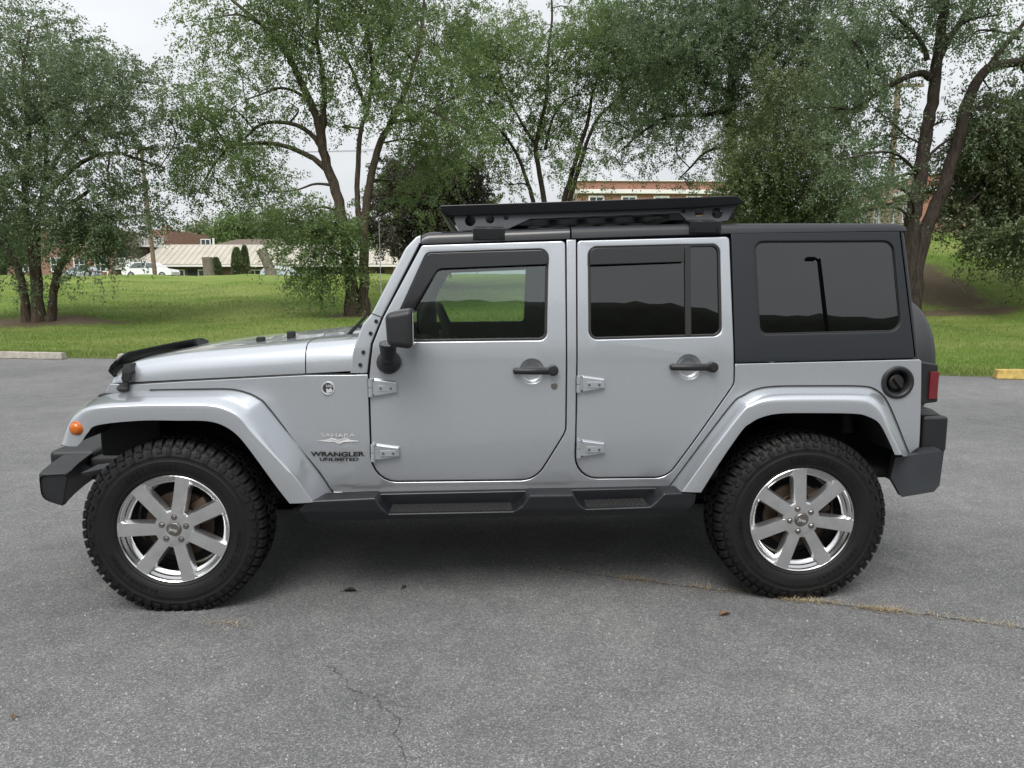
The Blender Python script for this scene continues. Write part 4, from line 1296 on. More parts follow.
mirrored(MB().hexa([(-.50, -.46, .45), (3.48, -.46, .47), (3.48, -.36, .47), (-.50, -.36, .45)], [(-.50, -.46, .57), (3.48, -.46, .60), (3.48, -.36, .60), (-.50, -.36, .57)], .01).build('chassis_rail', M_UNDER, car))
mirrored(MB().box((-.405, -.645, .675), (-.12, -.55, .975), .015).build('inner_fender', M_UNDER, car))
# rear bumper
def R_(px, py, y): return at(px, py, y)
mb = MB()
lo = [R_(895.5, 457.5, -.83), R_(944.2, 450.6, -.83), R_(939.6, 485.2, -.83), R_(934, 491.8, -.83), R_(901.6, 497.2, -.83), R_(890.5, 477.5, -.83)]
rows = []
for y in (-.83, -.8, -.6, 0, .6, .8, .83):
    ext = 0 if abs(y) > .7 else .02
    rows.append([(p[0] + (ext if i in (1, 2, 3) else (.12 if abs(y) < .7 else 0)), y, p[2]) for i, p in enumerate(lo)])
mb.loft(rows, close_u=True); mb.face(rows[0]); mb.face(rows[-1][::-1])
bmesh.ops.recalc_face_normals(mb.bm, faces=mb.bm.faces)
bmesh.ops.bevel(mb.bm, geom=[e for e in mb.bm.edges if abs(e.verts[0].co.y) > .70 and abs(e.verts[1].co.y) > .70], offset=.016, segments=4, affect='EDGES', profile=.5)
rb = mb.build('rear_bumper', M_GREYP, car, recalc=True)
x0, x1 = R_(921.5, 430, -.74)[0], R_(946.5, 430, -.72)[0]; z0, z1 = R_(935, 450.2, -.73)[2], R_(935, 416.5, -.73)[2]
MB().box((x0 + .012, -.735, z0 - .01), (x1, .735, z1), .016, 3).build('bumper_block', M_PLAST, rb)
MB().hexa([(x0 + .012, -.71, z1 + .001), (x1 - .02, -.70, z1 + .001), (x1 - .02, .70, z1 + .001), (x0 + .012, .71, z1 + .001)], [(x0 + .012, -.69, z1 + .03), (x1 - .05, -.67, z1 + .028), (x1 - .05, .67, z1 + .028), (x0 + .012, .69, z1 + .03)], .006).build('bumper_lip', M_PLAST, rb)

# ---------------- side steps
def step():
    out = [(298, 511), (306, 501.2), (375, 498), (381, 507, 4), (388, 514.4, 3), (514, 511.8, 4), (522, 506, 4), (529.5, 495.4, 3), (573.5, 494.8, 3), (579, 504, 3), (585, 509.3, 3), (650, 506.9, 3), (657, 501, 3), (664, 493.6, 3), (690, 492.4), (697, 493.8, 2), (695.5, 503), (687.5, 514.4, 3), (600, 517.6), (450, 520.6), (340, 522.7), (307, 525, 2)]
    lp = [(at(p[0], p[1], -.925)[0], at(p[0], p[1], -.925)[2]) for p in round_poly(out, 4)]
    me = plate([lp], .13, .010, lambda u, v, w: (u, -.925 - w + (0 if v > .47 else (.47 - v) * .5), v), [.43, .45, .47, .49, .51], [])
    o = weighted(link_mesh('side_step', me, M_STEP, car))
    back = [(306, 503), (690, 494.5), (690, 508), (306, 520)]
    lp = [(at(p[0], p[1], -.90)[0], at(p[0], p[1], -.90)[2] + .006) for p in back]
    me = plate([lp], .09, .006, lambda u, v, w: (u, -.80 - w, v), [], [])
    k = weighted(link_mesh('step_back', me, M_STEP, o))
    pads = []
    for (a, b, zz) in (((390, 512), (512, 509.8), 0), ((587, 507.2), (648, 505.4), 0)):
        p0, p1 = at(a[0], a[1] + 1.2, -.91), at(b[0], b[1] + 1.2, -.91)
        mb = MB()
        mb.hexa([(p0[0], -.905, p0[2] - .008), (p1[0], -.905, p1[2] - .008), (p1[0], -.805, p1[2] - .008), (p0[0], -.805, p0[2] - .008)],
                [(p0[0], -.905, p0[2] + .004), (p1[0], -.905, p1[2] + .004), (p1[0], -.805, p1[2] + .010), (p0[0], -.805, p0[2] + .010)])
        nx = int((p1[0] - p0[0]) / .022)
        for i in range(nx):
            for j in range(4):
                x = p0[0] + .012 + (p1[0] - p0[0] - .024) * (i + .5 * (j % 2)) / nx; z = p0[2] + (p1[2] - p0[2]) * i / nx + .005 + .0015 * j
                y = -.893 + j * .024
                mb.hexa([(x - .007, y - .006, z - .002), (x + .007, y - .002, z - .002), (x + .007, y + .004, z - .002), (x - .007, y, z - .002)],
                        [(x - .005, y - .004, z + .005), (x + .005, y - .001, z + .005), (x + .005, y + .003, z + .005), (x - .005, y, z + .005)])
        pads.append(mb.build('step_pad', M_RUB, o, sm=20, wn=False))
    return o, [k] + pads
st, kids = step(); st2 = mirrored(st)
for k in kids: mirrored(k, st2)

# ---------------- mirrors
def mirror_():
    x0, x1 = at(385.4, 330, -.96)[0], at(415, 330, -.90)[0]; z0, z1 = at(400, 348.2, -.96)[2], at(400, 308.2, -.96)[2]
    b = MB().hexa([(x0 + .010, -1.03, z0 + .012), (x1, -1.035, z0), (x1, -.83, z0), (x0 + .03, -.85, z0 + .012)],
                  [(x0, -1.02, z1 - .022), (x1, -1.035, z1), (x1, -.83, z1), (x0 + .03, -.85, z1 - .01)], .026, 5)
    head = b.build('door_mirror', M_PLAST, car, sm=60)
    g = MB().box((x1 - .001, -1.02, z0 + .018), (x1 + .004, -.845, z1 - .018), .0015).build('mirror_glass', simple('mirror_silver', (.7, .72, .72), .03, metal=1), head)
    s = at(389, 350, -.90)
    q = at_s(389.5, 361.5, Ys)
    mb = MB().tube([(s[0], -.93, z0 + .02), (s[0] - .002, -.915, z0 - .03), (q[0], q[1] - .05, q[2] + .02)], [.040, .034, .036], 14)
    k = MB().lathe([(.052, .004), (.056, -.02), (.054, -.045), (.044, -.068), (.026, -.080), (0, -.083)], 26, 'Y')
    stem = mb.build('mirror_stem', M_PLAST, head, sm=60)
    base = k.build('mirror_base', M_PLAST, head, sm=60); base.location = (q[0], q[1], q[2])
    return head, g, stem, base
hd, g_, stm, bs_ = mirror_()
hd2 = mirrored(hd); mirrored(g_, hd2); mirrored(stm, hd2)
o2 = bpy.data.objects.new('mirror_base', mirror_me(bs_.data)); COL.objects.link(o2); o2.parent = hd2; o2.location = (bs_.location[0], -bs_.location[1], bs_.location[2])
MB().tube([(.775, .735, 1.10), (.765, .745, 1.45), (.762, .75, 1.88)], [.0042, .003, .0022], 6).build('antenna', M_STEEL, car)

# ---------------- roof rack
rack = MB()
fo = [(439, 206.6), (441, 205.2), (735.8, 195.9), (744.6, 201), (742.4, 204), (698.9, 207.6), (452.8, 215.4), (447, 214.6)]
lp = [(at(p[0], p[1], -.645)[0], at(p[0], p[1], -.645)[2]) for p in fo]
zc0 = min(v for u, v in lp)
me = plate([lp], .045, .005, lambda u, v, w: (u, -.645 - w + (.03 - (v - 1.81) * .45 if True else 0) * 1.0, v), [], [])
ra = weighted(link_mesh('roof_rack', me, M_RACK, car)); mirrored(ra, ra)
f0, f1 = lp[0], lp[6]
fb0 = at(455, 230.8, -.62)
MB().hexa([(lp[0][0] - .004, -.60, lp[1][1] - .012), (lp[0][0] - .004, .60, lp[1][1] - .012), (fb0[0], .60, fb0[2]), (fb0[0], -.60, fb0[2])],
          [(lp[0][0] + .02, -.60, lp[1][1] - .012), (lp[0][0] + .02, .60, lp[1][1] - .012), (fb0[0] + .015, .60, fb0[2]), (fb0[0] + .015, -.60, fb0[2])], .004).build('wind_fairing', M_RACK, ra)
sp = [(453, 212.5), (741, 202.8), (733, 210.5, 3), (728, 220.6, 3), (691, 224.6), (679.5, 213.2, 3), (530, 218.8, 6), (509, 228.6), (459, 231), (455, 222)]
hol = [(470.3, 221, 5.4), (490, 219.4, 4.3), (506.2, 217.4, 2.7), (683.4, 211.4, 2.3), (699.2, 212.4, 4.4), (717.2, 213.1, 5.5)]
tl = lambda pts, y: [(at(p[0], p[1], y)[0], at(p[0], p[1], y)[2]) for p in pts]
me = plate([tl(round_poly(sp, 4), -.60)] + [tl(circle_px(*h, 18), -.60) for h in hol], .006, .0012, lambda u, v, w: (u, -.60 - w, v))
sd = weighted(link_mesh('side_plate', me, M_RACKP, ra)); mirrored(sd)
zA, zB = at(452, 209, -.6), at(738, 200, -.6)
zz = lambda x: zA[2] + (zB[2] - zA[2]) * (x - zA[0]) / (zB[0] - zA[0])
for k in range(9):
    x = zA[0] + .06 + (zB[0] - zA[0] - .10) * k / 8
    MB().box((x - .03, -.594, zz(x) - .012), (x + .03, .594, zz(x) + .012), .004).build('slat', M_RACK, ra)
for x in (zA[0] + .32, zB[0] - .28, zB[0] - .06):
    MB().box((x - .05, -.594, zz(x) - .088), (x + .05, .594, zz(x) - .052), .004).build('cross_bar', M_RACK, ra)
for y in (-.42, 0, .42):
    MB().hexa([(zA[0] + .03, y - .02, zA[2] - .05), (zB[0] - .03, y - .02, zB[2] - .05), (zB[0] - .03, y + .02, zB[2] - .05), (zA[0] + .03, y + .02, zA[2] - .05)],
              [(zA[0] + .03, y - .02, zA[2] - .013), (zB[0] - .03, y - .02, zB[2] - .013), (zB[0] - .03, y + .02, zB[2] - .013), (zA[0] + .03, y + .02, zA[2] - .013)], .004).build('rail', M_RACK, ra)
for (px0, px1, py0, py1) in ((473, 504.8, 228.6, 239.9), (689, 720.7, 221.6, 232.8)):
    a, c = at(px0, py1, -.71), at(px1, py0, -.71)
    mb = MB().box((a[0], -.722, a[2]), (c[0], -.700, c[2]), .003)
    mb.hexa([(a[0] + .004, -.705, c[2] - .012), (c[0] - .004, -.705, c[2] - .012), (c[0] - .004, -.61, c[2] + .006), (a[0] + .004, -.61, c[2] + .006)],
            [(a[0] + .004, -.705, c[2] - .002), (c[0] - .004, -.705, c[2] - .002), (c[0] - .004, -.596, c[2] + .018), (a[0] + .004, -.596, c[2] + .018)])
    for t in (.12, .88):
        x = a[0] + (c[0] - a[0]) * t; mb.cyl((x, -.720, (a[2] + c[2]) / 2 - .008), (x, -.728, (a[2] + c[2]) / 2 - .008), .007, n=6)
    mirrored(mb.build('rack_foot', M_RACK, ra))

# ---------------- badges
panel('mountain_badge', [(317, 441), (326, 440.2), (331, 438.2), (338, 440.4), (344, 437.8), (350, 440.6), (358.5, 441.2), (350, 442.2), (346, 441.4), (339, 444.2), (334, 442)], [], M_CHROME, body, off=-.003, thick=.004, bev=.0006, both=False, cz=[], cx=[])
text_plate('SAHARA', 321.4, 355.3, 433, 436.6, M_CHROME, body, 'lettering', bold=.01)
text_plate('WRANGLER', 310.8, 364.8, 451.5, 456.2, M_BLACKD, body, 'lettering', bold=.035)
text_plate('UNLIMITED', 319.8, 358.6, 457.5, 460.8, M_BLACKD, body, 'lettering', bold=.03)
q = at_s(328.2, 388.2, Ys)
o = MB().lathe([(0, -.003), (.024, -.003), (.026, -.006), (.030, -.006), (.031, -.002), (.031, .002)], 36, 'Y').build('round_badge', M_CHROME, body); o.location = q
o2 = MB().lathe([(0, -.0042), (.0235, -.0042)], 32, 'Y').build('badge_field', M_GREYP, o)
panel('badge_hill', [(323.6, 391.5), (326.5, 388.4), (328.5, 389.6), (330.6, 387.6), (333, 391.3), (328.2, 393.2)], [], M_CHROME, o, off=-.0055, thick=.001, bev=.0002, both=False, cz=[], cx=[])
for ch in o.children:
    if ch.name.startswith('badge_hill'): ch.location = (-q[0], -q[1], -q[2])
t_ = text_plate('TRAIL', 323.8, 332.8, 384.4, 387, M_CHROME, o, 'lettering', off=-.0056, bold=.02); t_.location = (-q[0], -q[1], -q[2])

# ---------------- wheels
def tyre_mesh():
    prof = [(.240, -.090), (.2475, -.101), (.254, -.108), (.263, -.1155), (.268, -.1155), (.272, -.1185), (.296, -.1245), (.318, -.1262), (.322, -.1240), (.336, -.1240), (.340, -.1255), (.356, -.1215), (.374, -.112), (.386, -.100), (.391, -.088), (.393, -.04)]
    full = prof + [(r, -w) for r, w in prof[::-1]]
    mb = MB().lathe(full, 120, 'Y')
    bm = mb.bm
    def P3(r, w, a): return (r * math.cos(a), w, r * math.sin(a))
    def block(prof8, a0, a1, skew=0.0):
        """closed (r, w) outline swept between two angles"""
        v0 = [bm.verts.new(P3(r, w, a0 + skew * (w + .1))) for r, w in prof8]; v1 = [bm.verts.new(P3(r, w, a1 + skew * (w + .1))) for r, w in prof8]
        n = len(v0)
        bm.faces.new(v0[::-1]); bm.faces.new(v1)
        for i in range(n):
            j = (i + 1) % n; bm.faces.new((v0[i], v0[j], v1[j], v1[i]))
    n = 54; da = 2 * PI / n
    for s in (-1, 1):
        f = lambda pr: [(r, w * -s) for r, w in pr] if s > 0 else pr
        for k in range(n):
            a = k * da + (0 if s < 0 else da * .5); o = k % 2
            # shoulder lug with a step, then the side biter under it
            block(f([(.374, -.100), (.376, -.1165), (.391, -.1135), (.400, -.1045), (.4042, -.092), (.4045, -.060 - .006 * o), (.386, -.060 - .006 * o)]), a, a + da * .36, .25 * -s)
            block(f([(.378, -.100), (.380, -.1130), (.392, -.1105), (.400, -.1020), (.4040, -.091), (.4045, -.066 + .006 * o), (.386, -.066 + .006 * o)]), a + da * .40, a + da * .70, .25 * -s)
            lo = .338 if o else .352
            block(f([(lo, -.116), (lo + .004, -.1275), (.362, -.1262), (.371, -.1225), (.371, -.108)]), a + da * .10, a + da * .62, .3 * -s)
        for k in range(n):
            a = k * da + da * .3 + (0 if s < 0 else da * .45)
            o = 1 if k % 2 else 0
            w0, w1 = (-.053 + .006 * o, -.024 + .006 * o)
            block([(.388, s * -w0 * -1 if s < 0 else -w0), (.4055, w0 if s < 0 else -w0), (.4055, w1 if s < 0 else -w1), (.388, w1 if s < 0 else -w1)], a, a + da * .66, .9)
    for k in range(n):
        a = k * da
        o = .004 if k % 2 else -.004
        block([(.388, -.017 + o), (.4058, -.017 + o), (.4058, .017 + o), (.388, .017 + o)], a, a + da * .62, -1.1)
    # raised letter-like bars and ribs on the sidewalls
    for s in (-1, 1):
        for (st, cnt, wd) in ((.5, 9, .050), (2.55, 12, .042), (4.5, 9, .050)):
            for i in range(cnt):
                a = st + i * wd * 1.9
                for (r0, r1, b0, b1) in ((.288, .306, 0, .012), (.288, .293, .012, .05), (.301, .306, .012, .05), (.288, .306, .040, .05)):
                    if (i * 7 + int(b0 * 1000)) % 5 == 0: continue
                    pr = [(r0, -.118), (r0, -.1280), (r1, -.1290), (r1, -.118)]
                    block([(r, w * (1 if s < 0 else -1)) for r, w in pr], a + b0, a + b1)
    for v in bm.verts:
        r = math.hypot(v.co.x, v.co.z); k = 1 + (.0145 * max(0, (r - .24) / .165))
        v.co.x *= k; v.co.z *= k
    bmesh.ops.recalc_face_normals(bm, faces=bm.faces)
    return mb.mesh('tyre', 28)
TYRE = tyre_mesh()
def rim_mesh():
    mb = MB()
    mb.lathe([(.205, -.066), (.212, -.076), (.222, -.080), (.225, -.088), (.236, -.0925), (.239, -.104), (.244, -.1075), (.2475, -.104), (.246, -.095), (.236, -.080), (.215, -.060)], 96, 'Y', close=True)
    mb.lathe([(.209, -.070), (.206, -.05), (.204, -.02), (.203, .09)], 72, 'Y')
    return mb.mesh('wheel', 40, True)
def spokes_mesh():
    mb = MB()
    for k in range(7):
        a = 2 * PI * k / 7; ca, sa = math.cos(a), math.sin(a)
        def p(r, t, w): return (r * ca - t * sa, w, r * sa + t * ca)
        secs = [(.045, .028, -.098, -.060), (.085, .0280, -.099, -.062), (.14, .0295, -.100, -.066), (.19, .0310, -.102, -.070), (.228, .0320, -.1045, -.076), (.2425, .0325, -.1065, -.086)]
        rows = []
        for r, hw, wo, wi in secs:
            rows.append([p(r, -hw - .007, wi), p(r, -hw - .0015, wo + .008), p(r, -hw + .002, wo), p(r, 0, wo - .001), p(r, hw - .002, wo), p(r, hw + .0015, wo + .008), p(r, hw + .007, wi)])
        mb.loft(rows, close_u=True); mb.face(rows[0]); mb.face(rows[-1][::-1])
    mb.lathe([(0, -.096), (.030, -.0965), (.034, -.0995), (.050, -.1005), (.074, -.0995), (.086, -.094), (.092, -.080), (.094, -.05), (0, -.05)], 56, 'Y')
    return mb.mesh('spokes', 32, True)
RIM, SPOKES = rim_mesh(), spokes_mesh()
for me_ in (RIM, SPOKES):
    for v in me_.vertices: v.co.x *= 1.02; v.co.z *= 1.02; v.co.y -= .005
NUT = MB().cyl((0, -.096, 0), (0, -.1115, 0), .0105, .0098, n=6, bev=.0012).lathe([(.0145, -.0985), (.0145, -.1008), (.0105, -.1012)], 20, 'Y').mesh('lug_nut', 30)
CAP = MB().lathe([(.031, -.094), (.031, -.103), (.028, -.1065), (.015, -.1085), (0, -.109)], 32, 'Y').mesh('centre_cap', 40)
DISC = MB().lathe([(0, -.036), (.10, -.036), (.105, -.030), (.155, -.030), (.155, -.008), (0, -.008)], 48, 'Y').box((.09, -.045, -.06), (.165, .01, .06), .01, 2).mesh('brake_disc', 40)
BACK = MB().lathe([(0, .02), (.203, .02)], 48, 'Y').mesh('back_plate', 40)
def cap_text():
    cu = bpy.data.curves.new('t', 'FONT'); cu.body = 'Jeep'; cu.size = .022; cu.extrude = .0004; cu.align_x = 'CENTER'; cu.align_y = 'CENTER'
    ob = bpy.data.objects.new('t', cu); COL.objects.link(ob)
    me = bpy.data.meshes.new_from_object(ob.evaluated_get(bpy.context.evaluated_depsgraph_get()))
    bpy.data.objects.remove(ob); bpy.data.curves.remove(cu)
    for v in me.vertices: x, y, z = v.co; v.co = (x, -.1094 - z, y)
    return me
CAPT = cap_text()
def wheel(x, y, spoke_deg, nut_deg, flip=False):
    R0 = link_mesh('wheel', RIM, M_LIP, car)
    R0.location = (x, y, HUBZ)
    if flip: R0.rotation_euler = (0, 0, PI)
    weighted(R0)
    def sub(name, me, m, rot=0):
        o = bpy.data.objects.new(name, me); COL.objects.link(o)
        if not me.materials: me.materials.append(m)
        o.parent = R0; o.rotation_euler = (0, -math.radians(rot), 0); return o
    sub('tyre', TYRE, M_TYRE, spoke_deg * .3)
    weighted(sub('spokes', SPOKES, M_ALLOY, spoke_deg))
    sub('centre_cap', CAP, M_NUT).location = (0, -.005, 0); sub('lettering', CAPT, M_CHROME, -14 if not flip else 20).location = (0, -.005, 0)
    sub('brake_disc', DISC, M_IRON, 30); sub('back_plate', BACK, M_UNDER)
    for k in range(5):
        a = math.radians(nut_deg + 72 * k)
        o = sub('lug_nut', NUT, M_NUT); o.location = (.0565 * math.cos(a), -.005, .0565 * math.sin(a))
wheel(HUB_F, -HUBY, 180, 86); wheel(HUB_R, -HUBY, 95, 112)
wheel(HUB_F, HUBY, 20, 10, True); wheel(HUB_R, HUBY, 70, 40, True)

# ---------------- underside
MB().box((.70, -.74, .545), (3.46, .74, .60), .02).build('floor_pan', M_UNDER, car, sm=0)
for x in (HUB_F, HUB_R):
    mb = MB().cyl((x, -.72, HUBZ), (x, .72, HUBZ), .045, n=16).lathe([(0, -.12), (.08, -.10), (.13, 0), (.08, .10), (0, .12)], 20, 'X', (x, .15, HUBZ))
    mb.build('axle', M_UNDER, car)
    for s in (-1, 1): MB().cyl((x, s * .50, HUBZ + .03), (x - .02, s * .50, .78), .06, n=16).build('coil_spring', M_UNDER, car)
MB().box((.95, -.30, .36), (2.45, .30, .548), .05).build('skid_plate', M_UNDER, car)
MB().cyl((2.5, -.28, .45), (3.35, -.28, .46), .09, n=20, bev=.02).build('silencer', M_IRON, car)
MB().cyl((.3, .1, .45), (2.8, .12, .42), .035, n=12).build('drive_shaft', M_UNDER, car)
MB().box((.70, -.76, .60), (.74, .76, 1.06)).build('bulkhead', M_UNDER, car, sm=0)

# ---------------- cabin
mb = MB().box((.80, -.70, .95), (1.12, .70, 1.17), .05, 4)
mb.hexa([(.95, -.62, 1.165), (1.13, -.62, 1.165), (1.13, -.16, 1.165), (.95, -.16, 1.165)], [(.98, -.56, 1.235), (1.14, -.56, 1.215), (1.14, -.20, 1.215), (.98, -.20, 1.235)], .015, 3)
mb.build('dashboard', M_INT, car)
def steering():
    mb = MB(); c = Vector((1.265, -.375, 1.205)); R = .19
    ax = Vector((.93, 0, .36)).normalized(); u = Vector((0, 1, 0)); v = ax.cross(u)
    pts = [c + (u * math.cos(a) + v * math.sin(a)) * R for a in np.linspace(0, 2 * PI, 41)]
    mb.tube(pts, .0165, 10, cap=False)
    for a in (0.0, PI, PI * 1.5): mb.tube([c - ax * .03, c + (u * math.cos(a) + v * math.sin(a)) * R], [.03, .014], 8)
    mb.cyl(c - ax * .05, c - ax * .005, .075, .06, n=20, bev=.01)
    mb.cyl(c - ax * .05, c - ax * .30, .04, n=12)
    return mb.build('steering_wheel', M_INT, car, sm=50)
steering()
def seat(x, y, w=.50, name='front_seat'):
    mb = MB().box((x - .25, y - w / 2, .72), (x + .27, y + w / 2, .90), .05, 3)
    mb.hexa([(x + .20, y - w / 2, .84), (x + .34, y - w / 2, .84), (x + .34, y + w / 2, .84), (x + .20, y + w / 2, .84)],
            [(x + .38, y - w * .40, 1.36), (x + .47, y - w * .40, 1.36), (x + .47, y + w * .40, 1.36), (x + .38, y + w * .40, 1.36)], .045, 3)
    o = mb.build(name, M_SEATF, car, sm=60)
    h = MB().box((x + .39, y - .13, 1.385), (x + .49, y + .13, 1.54), .035, 3).cyl((x + .44, y - .06, 1.33), (x + .44, y - .06, 1.40), .008, n=8).cyl((x + .44, y + .06, 1.33), (x + .44, y + .06, 1.40), .008, n=8)
    h.build('headrest', M_SEATF, o, sm=60)
seat(1.52, -.37); seat(1.52, .37); seat(2.45, -.33, .58, 'rear_seat'); seat(2.45, .33, .58, 'rear_seat')
MB().box((1.05, -.10, .60), (1.95, .10, .96), .04, 3).build('centre_console', M_INT, car)
for s in (-1, 1):
    MB().tube([(1.90, s * .62, .62), (1.90, s * .61, 1.30), (1.90, s * .575, 1.60), (1.90, s * .52, 1.655), (1.90, 0, 1.665)], .036, 12).build('roll_bar', M_INT, car)
    MB().tube([(1.02, s * .60, 1.20), (1.16, s * .575, 1.56), (1.24, s * .56, 1.635), (1.90, s * .565, 1.64), (2.95, s * .56, 1.66), (3.15, s * .57, 1.58), (3.25, s * .60, .75)], .034, 12).build('roll_bar', M_INT, car)
# ------------------------------------------------------------------ trees
def bark_mat(name, c):
    m, nt, bs = new_mat(name)
    tc = N(nt, 'ShaderNodeTexCoord')
    mp = N(nt, 'ShaderNodeMapping'); mp.inputs['Scale'].default_value = (9, 9, 1.6)
    nt.links.new(tc.outputs['Object'], mp.inputs['Vector'])
    nz = N(nt, 'ShaderNodeTexNoise', Scale=2.2, Detail=7.0, Roughness=.7); nt.links.new(mp.outputs['Vector'], nz.inputs['Vector'])
    rp = N(nt, 'ShaderNodeValToRGB'); rp.color_ramp.elements[0].position = .35; rp.color_ramp.elements[1].position = .68
    rp.color_ramp.elements[0].color = (*[v * .45 for v in c], 1); rp.color_ramp.elements[1].color = (*[v * 1.5 for v in c], 1)
    nt.links.new(nz.outputs['Fac'], rp.inputs['Fac']); nt.links.new(rp.outputs['Color'], bs.inputs['Base Color'])
    bp = N(nt, 'ShaderNodeBump', Strength=1.0, Distance=.05)
    nt.links.new(nz.outputs['Fac'], bp.inputs['Height']); nt.links.new(bp.outputs['Normal'], bs.inputs['Normal'])
    bs.inputs['Roughness'].default_value = .95; bs.inputs['Specular IOR Level'].default_value = .15
    return m
M_BARK = bark_mat('grey_brown_bark', (.105, .082, .062))
M_BARKD = bark_mat('dark_bark', (.055, .044, .036))
M_STUMP = bark_mat('weathered_stump', (.20, .175, .145))
M_L_GREY = leaf_mat('grey_green_leaves', (.080, .124, .060), (.220, .290, .150), .50)
M_L_FRESH = leaf_mat('fresh_green_leaves', (.080, .138, .044), (.240, .325, .125), .52)
M_L_DARK = leaf_mat('deep_green_leaves', (.072, .114, .056), (.205, .280, .145), .52)
M_L_OLIVE = leaf_mat('olive_leaves', (.082, .114, .048), (.205, .250, .105), .48)
M_L_MAPLE = leaf_mat('bronze_green_leaves', (.036, .050, .026), (.115, .092, .065), .32)
M_L_PINE = leaf_mat('blue_green_needles', (.062, .085, .040), (.165, .200, .090), .30)

def leaf_cloud(sprays, n_leaf, size, droop, jit):
    """sprays: (pos(S,3), dir(S,3), len(S)) -> leaf quads"""
    p, d, l = sprays
    S = len(p)
    t = rng.uniform(.05, 1.0, (S, n_leaf))
    pos = p[:, None] + d[:, None] * (l[:, None] * t)[..., None]
    pos[..., 2] -= droop * (l[:, None] * t ** 2)
    pos += rng.normal(0, jit, pos.shape)
    pos = pos.reshape(-1, 3); M = len(pos)
    a = np.repeat(d, n_leaf, 0) * .6 + rng.normal(0, .6, (M, 3)); a[:, 2] -= .35
    a /= np.linalg.norm(a, axis=1)[:, None]
    b = np.cross(a, rng.normal(0, 1, (M, 3))); b /= np.linalg.norm(b, axis=1)[:, None] + 1e-9
    L = (size * rng.uniform(.65, 1.35, M))[:, None]; Wd = L * rng.uniform(.2, .3, M)[:, None]
    q = np.empty((M, 4, 3))
    q[:, 0] = pos - a * L * .5; q[:, 1] = pos + b * Wd - a * L * .05; q[:, 2] = pos + a * L * .5; q[:, 3] = pos - b * Wd - a * L * .05
    return q.reshape(-1, 3)

